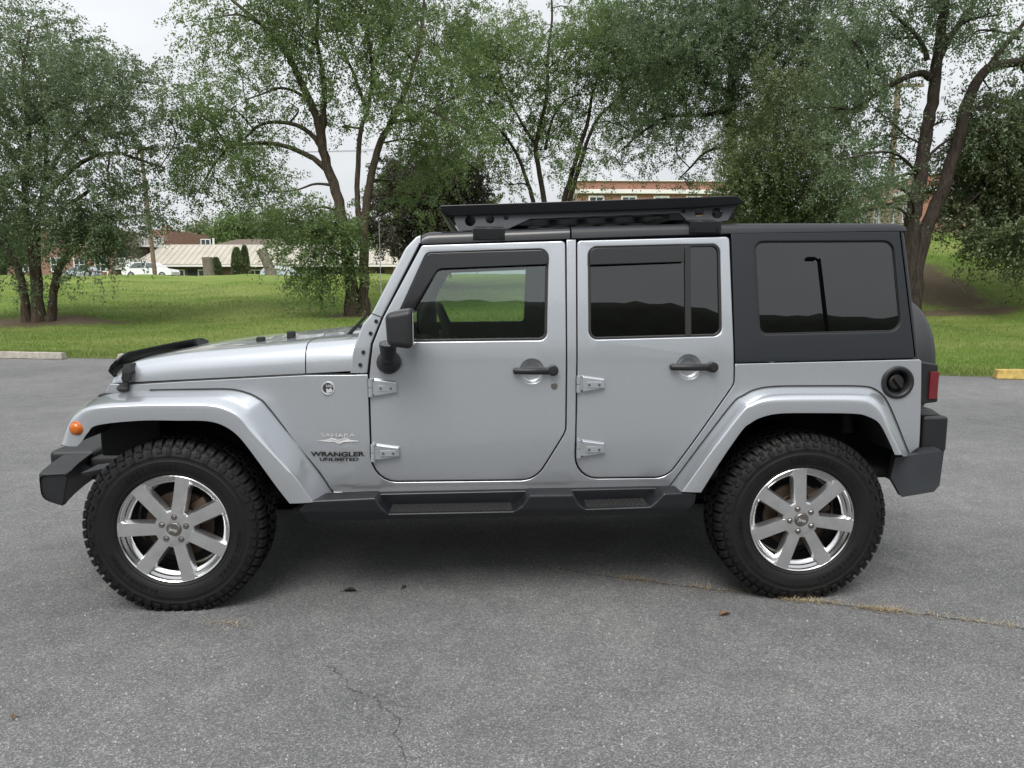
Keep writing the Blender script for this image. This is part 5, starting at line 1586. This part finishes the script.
def tree(name, label, cat, base, Y, limbs, blobs, leafm, barkm, size=.09, dens=1.0, droop=.35, spray=(.5, 1.0), n_leaf=48, depth=1.0, seed=1, group=None, twig_r=.018, flat=1.0, pxs=1.0):
    """limbs: (list of (px, py, depth offset), r0, r1); blobs: (px, py, r_px, density[, depth offset])"""
    global rng
    rng = np.random.default_rng(seed)
    rr = random.Random(seed)
    bp = W(base[0], base[1], Y)
    gz = float(H(bp[0], bp[1]))
    org = np.array([bp[0], bp[1], gz])
    root = empty(name, tuple(org)); tag(root, label, cat, group)
    mb = MB(); nodes = []
    for pts, r0, r1 in limbs:
        P = []
        for q in pts:
            dy = q[2] if len(q) > 2 else 0
            w = W(q[0], q[1], Y + dy); P.append(w - org)
        if pts[0][1] >= base[1] - 4: P[0][2] = min(P[0][2], -.25)
        C = catmull(P, 6); n = len(C)
        rad = [r0 + (r1 - r0) * (i / (n - 1)) ** .8 for i in range(n)]
        if pts[0][1] >= base[1] - 4:
            for i in range(min(4, n)): rad[i] *= 1 + .45 * (1 - i / 4) ** 2
        C = [c + np.array([rr.gauss(0, .12), rr.gauss(0, .12), 0]) * rad[i] for i, c in enumerate(C)]
        mb.tube(C, rad, 9)
        for i, c in enumerate(C): nodes.append((c, rad[i]))
    NP = np.array([c for c, _ in nodes])
    sp_p, sp_d, sp_l = [], [], []
    for bl in blobs:
        px, py, rp, dn = bl[:4]
        off = bl[4] if len(bl) > 4 else rr.uniform(-1, 1) * 1.6 * depth
        c = W(px, py, Y + off) - org
        R = rp * (Y + off) / FPX
        # a bough from the nearest limb
        dist = np.linalg.norm(NP - c, axis=1) + np.maximum(NP[:, 2] - c[2], 0) * 1.2
        j = int(np.argmin(dist)); a, ra = nodes[j]
        mid = (a + c) / 2 + np.array([rr.gauss(0, .15), rr.gauss(0, .15), .12 * np.linalg.norm(c - a)])
        C = catmull([a, mid, c], 5)
        r0 = min(ra * .6, .03 + .025 * R)
        mb.tube(C, [r0 + (twig_r - r0) * i / (len(C) - 1) for i in range(len(C))], 6)
        K = max(3, int(7 * dn * (R / 1.3)))
        for k in range(K):
            v = rng.normal(0, 1, 3); v /= np.linalg.norm(v); v[2] = abs(v[2]) * .8 - .2
            e = c + v * R * .85
            s = C[rr.randint(2, len(C) - 1)]
            m = (s + e) / 2 + np.array([0, 0, .1 * R])
            mb.tube(catmull([s, m, e], 3), [twig_r * (1 - .16 * i) for i in range(7)][:7], 4)
        nS = int(110 * dens * dn * R * R / .9) + 4
        v = rng.normal(0, 1, (nS, 3)); v /= np.linalg.norm(v, axis=1)[:, None]
        rad = rng.uniform(0, 1, nS) ** .5
        # clumps inside the blob leave gaps between them
        nc = max(4, int(9 * R))
        cl = rng.normal(0, 1, (nc, 3)); cl /= np.linalg.norm(cl, axis=1)[:, None]; cl *= rng.uniform(.25, 1, nc)[:, None] ** .6
        pick = cl[rng.integers(0, nc, nS)] + rng.normal(0, .26, (nS, 3))
        use = (rng.uniform(0, 1, nS) < .68)[:, None]
        u = np.where(use, pick, v * rad[:, None])
        p = c + u * R * np.array([1, 1, .95 * flat])
        d = u * .8 + rng.normal(0, .55, (nS, 3)); d /= np.linalg.norm(d, axis=1)[:, None]
        sp_p.append(p); sp_d.append(d); sp_l.append(rng.uniform(spray[0], spray[1], nS))
    mb.build('trunk', barkm, root, sm=60, wn=False)
    co = leaf_cloud((np.concatenate(sp_p), np.concatenate(sp_d), np.concatenate(sp_l)), n_leaf, size, droop, .05)
    co = co[co[:, 2].repeat(1) > -50]
    link_mesh('crown', np_mesh('crown', co, np.arange(len(co)).reshape(-1, 4)), leafm, root)
    print('LEAVES', label[:30], len(co) // 4)
    return root

# leftmost, several stems
tree('shade_tree', 'leftmost shade tree with several leaning stems and grey green crown', 'tree', (36, 302), 22,
     [([(26, 303), (20, 275), (6, 245), (-14, 222, .3), (-40, 180, .5)], .135, .045),
      ([(36, 302), (33, 260), (27, 222), (26, 170), (29, 125), (22, 80), (30, 30)], .14, .03),
      ([(40, 302), (37, 240), (42, 200), (46, 160), (44, 120), (40, 85)], .11, .03),
      ([(48, 301), (57, 275), (72, 246), (60, 215, .4), (90, 190, .6)], .135, .05),
      ([(38, 208), (62, 178), (90, 158), (116, 153), (140, 160), (165, 168)], .09, .025),
      ([(46, 180), (62, 150), (84, 125), (110, 100), (130, 85)], .08, .02),
      ([(27, 185), (8, 150), (-15, 120), (-40, 80)], .08, .02),
      ([(110, 154), (108, 175, -.3), (112, 195, -.4)], .035, .012),
      ([(72, 246), (95, 232, -.4), (118, 228, -.6)], .06, .02)],
     [(48, 62, 38, .85), (95, 92, 36, .85), (25, 112, 45, .8), (85, 140, 40, .8), (135, 112, 32, .7), (152, 150, 24, .6), (60, 185, 36, .6),
      (5, 185, 40, .9), (102, 212, 34, 1.5, -.9), (75, 232, 26, 1.2, -.8), (130, 215, 22, .8, -.9), (5, 245, 30, .7), (45, 225, 26, .8), (95, 240, 16, .8, -.9), (-30, 120, 60, .9), (-30, 50, 50, .9), (20, 40, 30, .7),
      (158, 85, 18, .35), (-40, 200, 60, .9), (45, 28, 22, .6), (170, 120, 14, .35), (120, 75, 24, .5), (160, 175, 16, .4), (95, 258, 15, .6, -1), (60, 110, 30, .8), (75, 72, 24, .7),
      (140, 195, 18, .4), (20, 290, 10, .5, -.4), (52, 285, 9, .6, -.4)],
     M_L_GREY, M_BARK, .074, 1.3, seed=3, droop=.25)

# large two-stemmed tree left of the windscreen
tree('shade_tree', 'tall shade tree with two main stems standing just left of the windscreen pillar', 'tree', (357, 305), 23,
     [([(352, 306), (349, 268), (340, 210), (325, 158), (316, 117), (296, 72), (282, 46), (258, 22), (232, 0)], .22, .045),
      ([(322, 146), (323, 118), (324, 95), (322, 70), (317, 40), (318, 0), (312, -40)], .12, .03),
      ([(362, 306), (364, 267), (366, 208), (377, 152), (391, 122), (408, 85), (420, 40), (424, 0)], .18, .035),
      ([(360, 225), (357, 196), (360, 135), (368, 108), (372, 70), (366, 20), (368, -20)], .10, .03),
      ([(329, 172), (312, 158), (288, 147), (262, 143), (232, 147), (216, 162), (205, 180)], .10, .025),
      ([(322, 150), (312, 135), (296, 125), (275, 122), (258, 126), (245, 138), (228, 150)], .09, .025),
      ([(308, 100), (296, 92), (280, 88), (262, 94), (245, 100)], .06, .02),
      ([(391, 122), (412, 118), (440, 105), (462, 92)], .07, .02),
      ([(378, 150), (386, 130), (402, 112), (416, 112)], .06, .02),
      ([(340, 212), (322, 207), (305, 214), (288, 224)], .05, .015),
      ([(332, 185), (315, 184), (296, 190), (272, 192)], .05, .015),
      ([(366, 108), (352, 70), (340, 45), (330, 10)], .06, .02)],
     [(222, 150, 40, .95, -.5), (192, 200, 26, .4), (238, 70, 38, .6), (300, 35, 42, .55), (350, 55, 38, .5), (400, 50, 44, .7), (440, 100, 36, .75), (430, 150, 36, .6),
      (400, 185, 24, .35), (298, 108, 26, .25), (268, 195, 30, .4), (302, 236, 32, 1.0), (328, 255, 28, 1.2, -.8), (350, 130, 22, .2), (388, 112, 26, .35), (280, -20, 50, .8), (350, -40, 60, .9),
      (430, -10, 55, .9), (205, 20, 24, .35), (188, 110, 24, .45), (200, 160, 24, .7), (245, 165, 22, .7), (225, 110, 26, .5), (450, 60, 34, .7), (372, 90, 26, .35), (262, 120, 22, .3), (345, 275, 16, .6, -.9),
      (288, 222, 20, .7), (310, 272, 15, 1.0, -.7), (335, 225, 20, .8), (470, 130, 26, .6), (250, 20, 32, .55), (410, 130, 22, .5), (370, 20, 34, .6), (320, 75, 24, .3), (425, 200, 18, .3)],
     M_L_FRESH, M_BARK, .074, 1.35, seed=5, droop=.3)

# slim leaning stems behind the roof
tree('shade_tree', 'loose open tree with slim leaning stems rising behind the roof rack', 'tree', (552, 262), 30,
     [([(545, 263), (538, 225), (530, 190), (517, 155), (500, 130), (478, 112)], .13, .03),
      ([(551, 263), (547, 225), (540, 175), (536, 145), (546, 100), (548, 55), (552, 20), (551, -15)], .14, .03),
      ([(545, 150), (552, 120), (566, 100), (580, 95)], .07, .02),
      ([(558, 263), (562, 215), (573, 170), (588, 120), (592, 95), (604, 60)], .15, .035),
      ([(564, 258), (568, 215), (580, 165), (594, 125), (612, 104), (640, 80)], .13, .03),
      ([(536, 145), (520, 120), (505, 90), (495, 55)], .07, .02)],
     [(500, 60, 34, .7), (472, 112, 32, .7), (528, 98, 30, .5), (560, 60, 32, .45), (602, 42, 38, .8), (620, 92, 32, .65), (540, 150, 22, .3), (502, 148, 24, .4), (592, 150, 22, .25),
      (642, 30, 40, .9), (578, 18, 24, .4), (660, 78, 34, .8), (480, 40, 22, .45), (515, 30, 20, .4), (545, 125, 20, .4), (570, 170, 14, .2), (510, 185, 14, .2), (575, 120, 22, .4), (485, 80, 26, .6), (630, 130, 20, .35), (580, 190, 14, .15), (545, 35, 18, .3)],
     M_L_FRESH, M_BARKD, .080, 1.7, seed=8, droop=.25)

# dark spreading tree over the rear roof
tree('shade_tree', 'broad dark tree with arching limbs above the rear end of the roof rack', 'tree', (742, 268), 27,
     [([(742, 268), (738, 215), (736, 175), (730, 115), (732, 70), (728, 30), (715, -20)], .30, .07),
      ([(730, 118), (724, 112), (705, 115), (668, 117), (645, 130), (622, 150)], .11, .025),
      ([(734, 158), (726, 148), (706, 152), (690, 168), (680, 178)], .09, .02),
      ([(730, 95), (716, 86), (702, 82), (680, 70), (661, 58), (640, 50)], .12, .03),
      ([(732, 75), (750, 45), (770, 20), (790, -10)], .13, .04),
      ([(736, 170), (752, 140), (764, 110), (776, 75), (800, 50)], .12, .03)],
     [(700, 40, 55, 1.0), (742, 22, 55, 1.0), (692, 90, 40, .85), (652, 108, 30, .7), (758, 78, 50, 1.0), (800, 42, 55, 1.0), (676, 150, 24, .45), (722, 62, 44, .9), (840, 30, 46, .9),
      (640, 148, 20, .4), (622, 168, 16, .4), (850, 75, 36, .8), (820, 90, 36, .9), (700, -30, 70, 1), (800, -30, 70, 1), (708, 160, 18, .35), (640, 70, 34, .7), (665, 30, 36, .8), (690, 190, 12, .3), (745, 130, 26, .8),
      (612, 120, 18, .4), (780, 110, 30, .9), (668, 120, 24, .6), (720, 110, 24, .6)],
     M_L_DARK, M_BARKD, .074, .85, seed=13, droop=.25)

# nearer olive tree with hanging foliage
tree('weeping_tree', 'dense olive green tree with hanging foliage behind the hard top', 'tree', (792, 280), 24,
     [([(790, 280), (788, 230), (782, 180), (775, 130), (782, 80)], .18, .05),
      ([(784, 190), (800, 160), (822, 140), (840, 130)], .09, .02),
      ([(784, 200), (765, 175), (752, 160)], .08, .02)],
     [(770, 150, 42, 1.2, -.5), (800, 192, 40, 1.3, -.4), (760, 202, 36, 1.3, -.2), (828, 150, 30, 1.0, 0), (745, 120, 20, .7), (800, 112, 34, 1.0, 0), (846, 182, 24, .6), (780, 235, 36, 1.2), (740, 232, 24, 1.2), (815, 225, 30, 1.1), (785, 75, 26, .8), (830, 205, 22, 1), (752, 172, 24, 1.1)],
     M_L_OLIVE, M_BARKD, .074, 1.4, seed=17, droop=.75, spray=(.45, .95))

# two leaning trunks at the right
tree('shade_tree', 'shade tree with two thick dark diverging trunks at the right rear', 'tree', (912, 275), 19.5,
     [([(908, 276), (911, 245), (914, 208), (922, 159), (930, 112), (937, 62), (942, 22), (948, -20)], .23, .10),
      ([(913, 276), (921, 245), (943, 190), (959, 135), (970, 96), (990, 68), (1024, 61), (1060, 50)], .20, .09),
      ([(938, 60), (946, 44), (958, 26), (973, 4), (985, -20)], .11, .05),
      ([(930, 78), (922, 73), (905, 78), (882, 91), (860, 105), (845, 112)], .10, .03),
      ([(985, 72), (1000, 52), (1018, 30), (1040, 0)], .09, .04),
      ([(921, 165), (935, 150), (948, 140), (965, 132), (990, 130)], .045, .02),
      ([(928, 60), (920, 40), (905, 25), (890, 10)], .07, .03),
      ([(924, 145), (905, 135), (890, 120), (875, 110)], .03, .012)],
     [(868, 150, 30, .8), (858, 190, 26, .8), (900, 40, 34, .75), (930, 8, 44, .8), (878, 112, 30, .7), (968, 42, 26, .3), (1000, 15, 34, .4), (1008, 112, 26, .22), (960, -35, 60, .9), (1030, 80, 30, .35),
      (852, 40, 36, .7), (895, 178, 20, .5), (870, 72, 30, .7), (1020, 40, 26, .4), (940, 120, 16, .15), (985, 110, 20, .22), (835, 110, 26, .6), (850, 215, 16, .4), (885, 205, 14, .5), (990, 90, 18, .2), (910, 225, 12, .3), (840, 160, 24, .5)],
     M_L_DARK, M_BARKD, .070, 1.05, seed=19, droop=.3)

# drooping mass at the right edge
tree('conifer', 'dark drooping evergreen at the right edge overhanging the bank', 'tree', (1045, 262), 21,
     [([(1045, 262), (1042, 200), (1035, 140), (1030, 80)], .22, .05), ([(1040, 200), (1010, 180), (985, 190)], .08, .02), ([(1038, 160), (1010, 150), (990, 160)], .07, .02)],
     [(1000, 158, 34, 1.3), (1015, 200, 40, 1.4), (980, 205, 30, 1.2), (1045, 130, 44, 1.4), (985, 232, 20, .7, -.6), (965, 180, 22, .8), (1008, 240, 18, .6, -.8), (975, 150, 22, .6), (1050, 190, 44, 1.4), (1050, 240, 36, 1.2), (955, 215, 14, .6, -.5), (1020, 110, 26, .9), (1020, 232, 22, 1), (990, 125, 24, .9), (972, 150, 18, .8)],
     M_L_PINE, M_BARKD, .085, 1.7, seed=23, droop=.7, spray=(.4, .8))

# dark maple beside the windscreen
tree('maple_tree', 'dark bronze tinted maple between the windscreen and the roof rack', 'tree', (435, 268), 33,
     [([(435, 268), (437, 230), (436, 190), (440, 150)], .22, .05), ([(436, 215), (415, 195), (400, 190)], .08, .02), ([(437, 205), (458, 190), (470, 180)], .08, .02)],
     [(438, 158, 24, 1.2), (412, 180, 28, 1.3), (450, 186, 28, 1.3), (470, 178, 18, .9), (400, 212, 28, 1.3), (440, 212, 30, 1.3), (384, 235, 18, 1.1), (425, 240, 26, 1.2), (466, 208, 24, 1.2), (482, 200, 14, .8), (392, 190, 16, .8), (460, 235, 26, 1.2)],
     M_L_MAPLE, M_BARKD, .10, 1.3, seed=29, droop=.3, spray=(.35, .7))

# columnar conifers, bush and cut stumps in front of the long building
def column_shrub(name, px, top_py, w_px, Y, label, cat, seed, group=None, blunt=False):
    r2 = np.random.default_rng(seed)
    p = W(px, 272, Y); gz = float(H(p[0], Y)); h = W(px, top_py, Y)[2] - gz; R = w_px * Y / FPX / 2
    o = empty(name, (p[0], Y, gz)); tag(o, label, cat, group)
    MB().tube([(0, 0, -.1), (0, 0, h * .5)], [.07, .03], 6).build('trunk', M_BARKD, o, wn=False)
    n = 5200
    z = r2.uniform(0, 1, n); prof = (np.sqrt(np.clip(1 - ((z - .35) / .66) ** 2, 0, 1)) if not blunt else np.sqrt(np.clip(1 - ((z - .45) / .56) ** 2, 0, 1)))
    a = r2.uniform(0, 2 * PI, n); rad = R * prof * r2.uniform(.3, 1.06, n) ** .5
    pos = np.stack([np.cos(a) * rad, np.sin(a) * rad, z * h], -1)
    d = np.stack([np.cos(a) * .4, np.sin(a) * .4, np.ones(n)], -1) + r2.normal(0, .35, (n, 3)); d /= np.linalg.norm(d, axis=1)[:, None]
    b = np.cross(d, r2.normal(0, 1, (n, 3))); b /= np.linalg.norm(b, axis=1)[:, None]
    L = r2.uniform(.18, .34, n)[:, None]
    q = np.stack([pos - d * L * .5, pos + b * L * .3, pos + d * L * .5, pos - b * L * .3], 1).reshape(-1, 3)
    link_mesh('crown', np_mesh('crown', q, np.arange(len(q)).reshape(-1, 4)), M_L_PINE, o)
column_shrub('columnar_conifer', 237.5, 248, 11, 68, 'broader left one of the two pointed conifers by the beige roofed building', 'tree', 31, 'pointed conifers')
column_shrub('columnar_conifer', 245.5, 246, 8, 68.5, 'slimmer right one of the two pointed conifers by the beige roofed building', 'tree', 32, 'pointed conifers')
column_shrub('bush', 216.5, 258, 9, 68, 'small rounded dark bush left of the pointed conifers', 'bush', 33, None, True)
def stump(px, top_py, Y, r, label, lean):
    p = W(px, 272, Y); gz = float(H(p[0], Y)); h = W(px, top_py, Y)[2] - gz
    o = MB().tube([(0, 0, -.3), (lean * .25, 0, h * .3), (lean * .7, 0, h * .75), (lean, .03, h)], [r * 1.25, r, r * .95, r * 1.02], 12).build('tree_stump', M_STUMP, None, sm=50, wn=False)
    o.location = (p[0], Y, gz); tag(o, label, 'tree stump')
stump(209, 257.5, 62, .42, 'upright cut tree stump beside the small rounded bush', -.1)
stump(273, 250, 62, .42, 'leaning cut tree stump in front of the pale silver car', -.9)

# woods far behind, as separate trees
def far_tree(px, py_top, w_px, Y, leafm, seed, label):
    r2 = np.random.default_rng(seed)
    p = W(px, 270, Y); gz = float(H(p[0], Y)); h = W(px, py_top, Y)[2] - gz; R = w_px * Y / FPX / 2
    o = empty('background_tree', (p[0], Y, gz)); tag(o, label, 'tree', 'trees far beyond the beige roofed building')
    MB().tube([(0, 0, -.2), (.1, 0, h * .35), (.2, .1, h * .8)], [.32, .22, .06], 8).build('trunk', M_BARKD, o, wn=False)
    nb = 26
    c = r2.normal(0, 1, (nb, 3)); c /= np.linalg.norm(c, axis=1)[:, None]; c *= r2.uniform(.3, .85, nb)[:, None]
    c = c * np.array([R, R, h * .36]) + np.array([0, 0, h * .62])
    n = 9000
    k = r2.integers(0, nb, n)
    pos = c[k] + r2.normal(0, 1, (n, 3)) * np.array([R * .22, R * .22, h * .085])
    d = r2.normal(0, 1, (n, 3)); d /= np.linalg.norm(d, axis=1)[:, None]
    b = np.cross(d, r2.normal(0, 1, (n, 3))); b /= np.linalg.norm(b, axis=1)[:, None]
    L = r2.uniform(.3, .55, n)[:, None]
    q = np.stack([pos - d * L * .5, pos + b * L * .32, pos + d * L * .5, pos - b * L * .32], 1).reshape(-1, 3)
    link_mesh('crown', np_mesh('crown', q, np.arange(len(q)).reshape(-1, 4)), leafm, o)
FT = [(178, 226, 40, 128, M_L_DARK, 'dark tree far behind the ridge beside the utility pole'), (205, 218, 46, 122, M_L_OLIVE, 'olive tree far behind the left end of the beige roof'),
      (238, 205, 50, 118, M_L_FRESH, 'pale green tree far behind the middle of the beige roof'), (275, 210, 48, 126, M_L_OLIVE, 'olive tree far behind the right half of the beige roof'),
      (312, 214, 46, 120, M_L_DARK, 'dark tree far behind the stem of the two stemmed tree'), (350, 212, 50, 130, M_L_FRESH, 'pale green tree far behind the right end of the beige roof'),
      (150, 232, 36, 135, M_L_FRESH, 'low pale tree far behind the brick apartments'), (2, 222, 62, 56, M_L_DARK, 'dark bushy tree in front of the brick apartments at the left edge')]
for i, (px, pt, wp, Y, lm, lab) in enumerate(FT): far_tree(px, pt, wp, Y, lm, 40 + i, lab)

# wooded hill on the other side of the lot; the windows mirror it
def hill_behind():
    xs_ = np.linspace(-420, 420, 421); ds = np.array([-70, -80, -92, -102, -108, -112, -118, -130, -170, -260.0]); hh = np.array([-.3, 5, 15, 24, 29, 31.2, 31, 28, 18, -1])
    X, D = np.meshgrid(xs_, ds)
    r2 = np.random.default_rng(3)
    k = 1.03 - .06 * sstep(38, 50, X) + .02 * np.sin(X * .02 + 1)
    Z = hh[:, None] * k + r2.normal(0, .2, X.shape) * (hh[:, None] > 6)
    nx, ny = len(xs_), len(ds); i = np.arange(nx * ny).reshape(ny, nx)
    f = np.stack([i[:-1, :-1], i[1:, :-1], i[1:, 1:], i[:-1, 1:]], -1).reshape(-1, 4)
    m = simple('wooded_hill', (.018, .025, .014), .95, var=.5, vscale=.35)
    tag(link_mesh('hill', np_mesh('hill', np.stack([X, D, Z], -1).reshape(-1, 3), f), m), kind='structure')
hill_behind()
# ------------------------------------------------------------------ small things on the lot
M_DRY = leaf_mat('dry_grass', (.25, .19, .11), (.48, .39, .25), .25)
M_CRACK = simple('crack_fill', (.048, .046, .044), .95, var=.3, vscale=20)
rng = np.random.default_rng(101)
def gpts(px): return [G(*p) for p in px]
def ribbon(name, px, w, wob, mat, z=.004, seg=14):
    P = gpts(px); r = random.Random(len(px) * 7 + int(px[0][0]))
    C = []
    for a, b in zip(P[:-1], P[1:]):
        for k in range(seg): C.append(a + (b - a) * k / seg)
    C.append(P[-1]); co, f = [], []
    off = 0.0
    for i, c in enumerate(C):
        d = C[min(i + 1, len(C) - 1)] - C[max(i - 1, 0)]; d = d / np.linalg.norm(d); n = np.array([-d[1], d[0], 0])
        off = off * .8 + r.gauss(0, wob)
        ww = w * r.uniform(.25, 1.5) * min(1, min(i, len(C) - 1 - i) / 4 + .15)
        co += [c + n * (off - ww / 2) + (0, 0, z), c + n * (off + ww / 2) + (0, 0, z)]
        if i: f.append((2 * i - 2, 2 * i, 2 * i + 1, 2 * i - 1))
    o = link_mesh(name, np_mesh(name, np.array(co), np.array(f)), mat)
    return tag(o, kind='structure'), [co[2 * i] * .5 + co[2 * i + 1] * .5 for i in range(len(C))]
CR = [(536, 566), (575, 571), (622, 578.5), (668, 585), (705, 588.5), (748, 594.5), (800, 600.5), (868, 609), (920, 615.5), (1005, 626), (1040, 631)]
_, mid = ribbon('pavement_crack', CR, .005, .006, M_CRACK)
ribbon('pavement_crack', [(322, 664), (345, 680), (372, 700), (392, 716), (398, 738), (404, 768)], .003, .006, M_CRACK)
ribbon('pavement_crack', [(372, 700), (400, 706), (432, 708)], .0016, .005, M_CRACK)
# dry weeds along the long crack
def tufts(points, n, spread, h0, h1):
    co = []
    for p in points:
        m = rng.poisson(n)
        for _ in range(m):
            b = p + np.array([rng.normal(0, spread), rng.normal(0, spread * .5), 0]); b[2] = .003
            L = rng.uniform(h0, h1); a = rng.uniform(0, 2 * PI); el = rng.uniform(.05, .7)
            d = np.array([math.cos(a) * math.cos(el), math.sin(a) * math.cos(el), math.sin(el)]) * L
            w = np.array([-math.sin(a), math.cos(a), 0]) * rng.uniform(.0009, .0022)
            co += [b - w, b + w, b + d]
    return co
co = []
for i, p in enumerate(mid):
    px = 512 + FPX * p[0] / (p[1] * CP + CAMH * SP_)
    dens = 2.0
    if 615 < px < 655: dens = 9
    elif 690 < px < 735: dens = 7
    elif 780 < px < 835: dens = 14
    elif 855 < px < 900: dens = 22
    elif 915 < px < 1010: dens = 7
    elif px < 612: dens = 2.2
    co += tufts([np.array(p)], dens, .022, .012, .05)
co = np.array(co)
o = link_mesh('dry_weeds', np_mesh('dry_weeds', co, np.arange(len(co)).reshape(-1, 3)), M_DRY)
tag(o, label='thin straw coloured dry weeds growing out of the long pavement crack', cat='weeds', kind='stuff')
co = np.array(tufts([G(205 + 3.5 * k, 622 + .4 * k) for k in range(12)], 5, .02, .01, .035))
o = link_mesh('grass_clippings', np_mesh('grass_clippings', co, np.arange(len(co)).reshape(-1, 3)), M_DRY)
tag(o, label='scatter of pale dry clippings on the asphalt below the front wheel', cat='clippings', kind='stuff')
def leaf(px, py, L, ang, col, label):
    p = G(px, py)
    m = simple('fallen_leaf', col, .8, var=.3, vscale=60)
    mb = MB(); n = 7
    up, lo, mid_ = [], [], []
    for i in range(n):
        t = i / (n - 1); w = .28 * L * math.sin(PI * t) ** .8 + .0006
        c = .012 * math.sin(PI * t)
        mid_.append((L * (t - .5), 0, .004 + c * .3)); up.append((L * (t - .5), w, .006 + c)); lo.append((L * (t - .5), -w, .006 + c * 1.3))
    mb.loft([lo, mid_, up]); mb.tube([(-L * .5, 0, .004), (-L * .75, .004, .006)], .0012, 5)
    o = mb.build('fallen_leaf', m, None, sm=60, wn=False); o.location = (p[0], p[1], 0.001); o.rotation_euler = (0, 0, ang)
    tag(o, label, 'leaf')
leaf(725, 615.5, .055, .3, (.16, .085, .04), 'curled brown leaf lying on the asphalt in front of the rear wheel')
leaf(350, 592, .065, .1, (.018, .016, .014), 'dark wet leaf lying on the asphalt under the side step')
leaf(404, 589, .03, 1.0, (.03, .026, .02), 'tiny dark leaf lying on the asphalt right of the dark wet leaf')
leaf(14, 719 - 0, .03, 1.9, (.20, .13, .06), 'small tan leaf on the asphalt at the bottom left')
# pale grit scattered over the near asphalt
def grit():
    r2 = np.random.default_rng(5); n = 1500
    py = r2.uniform(360, 766, n); px = r2.uniform(0, 1024, n)
    co, f = [], []
    for a, b in zip(px, py):
        p = G(a, b)
        if -1.5 < p[0] < 1.6 and 3.2 < p[1] < 5.2: continue
        s = r2.uniform(.0015, .0042); k = len(co)
        for v in ((-1, -1, 0), (1, -1, 0), (1, 1, 0), (-1, 1, 0), (-.5, -.6, 1.1), (.6, -.5, 1), (.5, .6, 1.1), (-.6, .5, .9)):
            co.append(p + np.array(v) * s * np.array([r2.uniform(.7, 1.3), r2.uniform(.7, 1.3), .9]) + (0, 0, .0005))
        for q in ((4, 5, 6, 7), (0, 1, 5, 4), (1, 2, 6, 5), (2, 3, 7, 6), (3, 0, 4, 7)): f.append(tuple(k + i for i in q))
    o = link_mesh('grit', np_mesh('grit', np.array(co), np.array(f)), simple('pale_grit', (.30, .29, .27), .85, var=.3, vscale=40))
    tag(o, label='loose pale grit scattered over the asphalt', cat='grit', kind='stuff')
grit()

# street lamp on the other side of the lot, mirrored by the rear quarter window
def street_lamp():
    qn = at_s(830, 290, Ys); 
    a, b, c = at_s(760, 330, Ys), at_s(890, 330, Ys), at_s(890, 245, Ys)
    def wl_(q): return np.array([CO[0] + cY * q[0] - sY * q[1], CO[1] + sY * q[0] + cY * q[1], q[2]])
    a, b, c = wl_(a), wl_(b), wl_(c); n = np.cross(b - a, c - a); n /= np.linalg.norm(n)
    if n[1] > 0: n = -n
    def refl(px, py, D):
        r = ray(px, py); C = np.array([0, 0, CAMH]); t = ((a - C) @ n) / (r @ n); h = C + r * t
        r2 = r - 2 * (r @ n) * n
        return h + r2 * (-(D) - h[1]) / r2[1]
    D = 24.0
    foot, top = refl(832, 318, D), refl(819, 259, D)
    o = empty('street_lamp', (foot[0], foot[1], 0)); tag(o, 'dark street lamp on the far side of the lot mirrored in the rear quarter window', 'street lamp')
    dx = top[0] - foot[0]; h = top[2]
    MB().tube([(0, 0, -.1), (dx * .5, 0, h * .5), (dx, 0, h)], [.12, .105, .085], 12).build('pole', M_DARK, o)
    MB().tube([(dx, 0, h - .2), (dx - .12, 0, h + .02), (dx - .25, 0, h)], .05, 8).box((dx - .62, -.14, h - .08), (dx - .2, .14, h + .07), .04).build('lamp_head', M_DARK, o)
    print('LAMP', foot, top)
street_lamp()
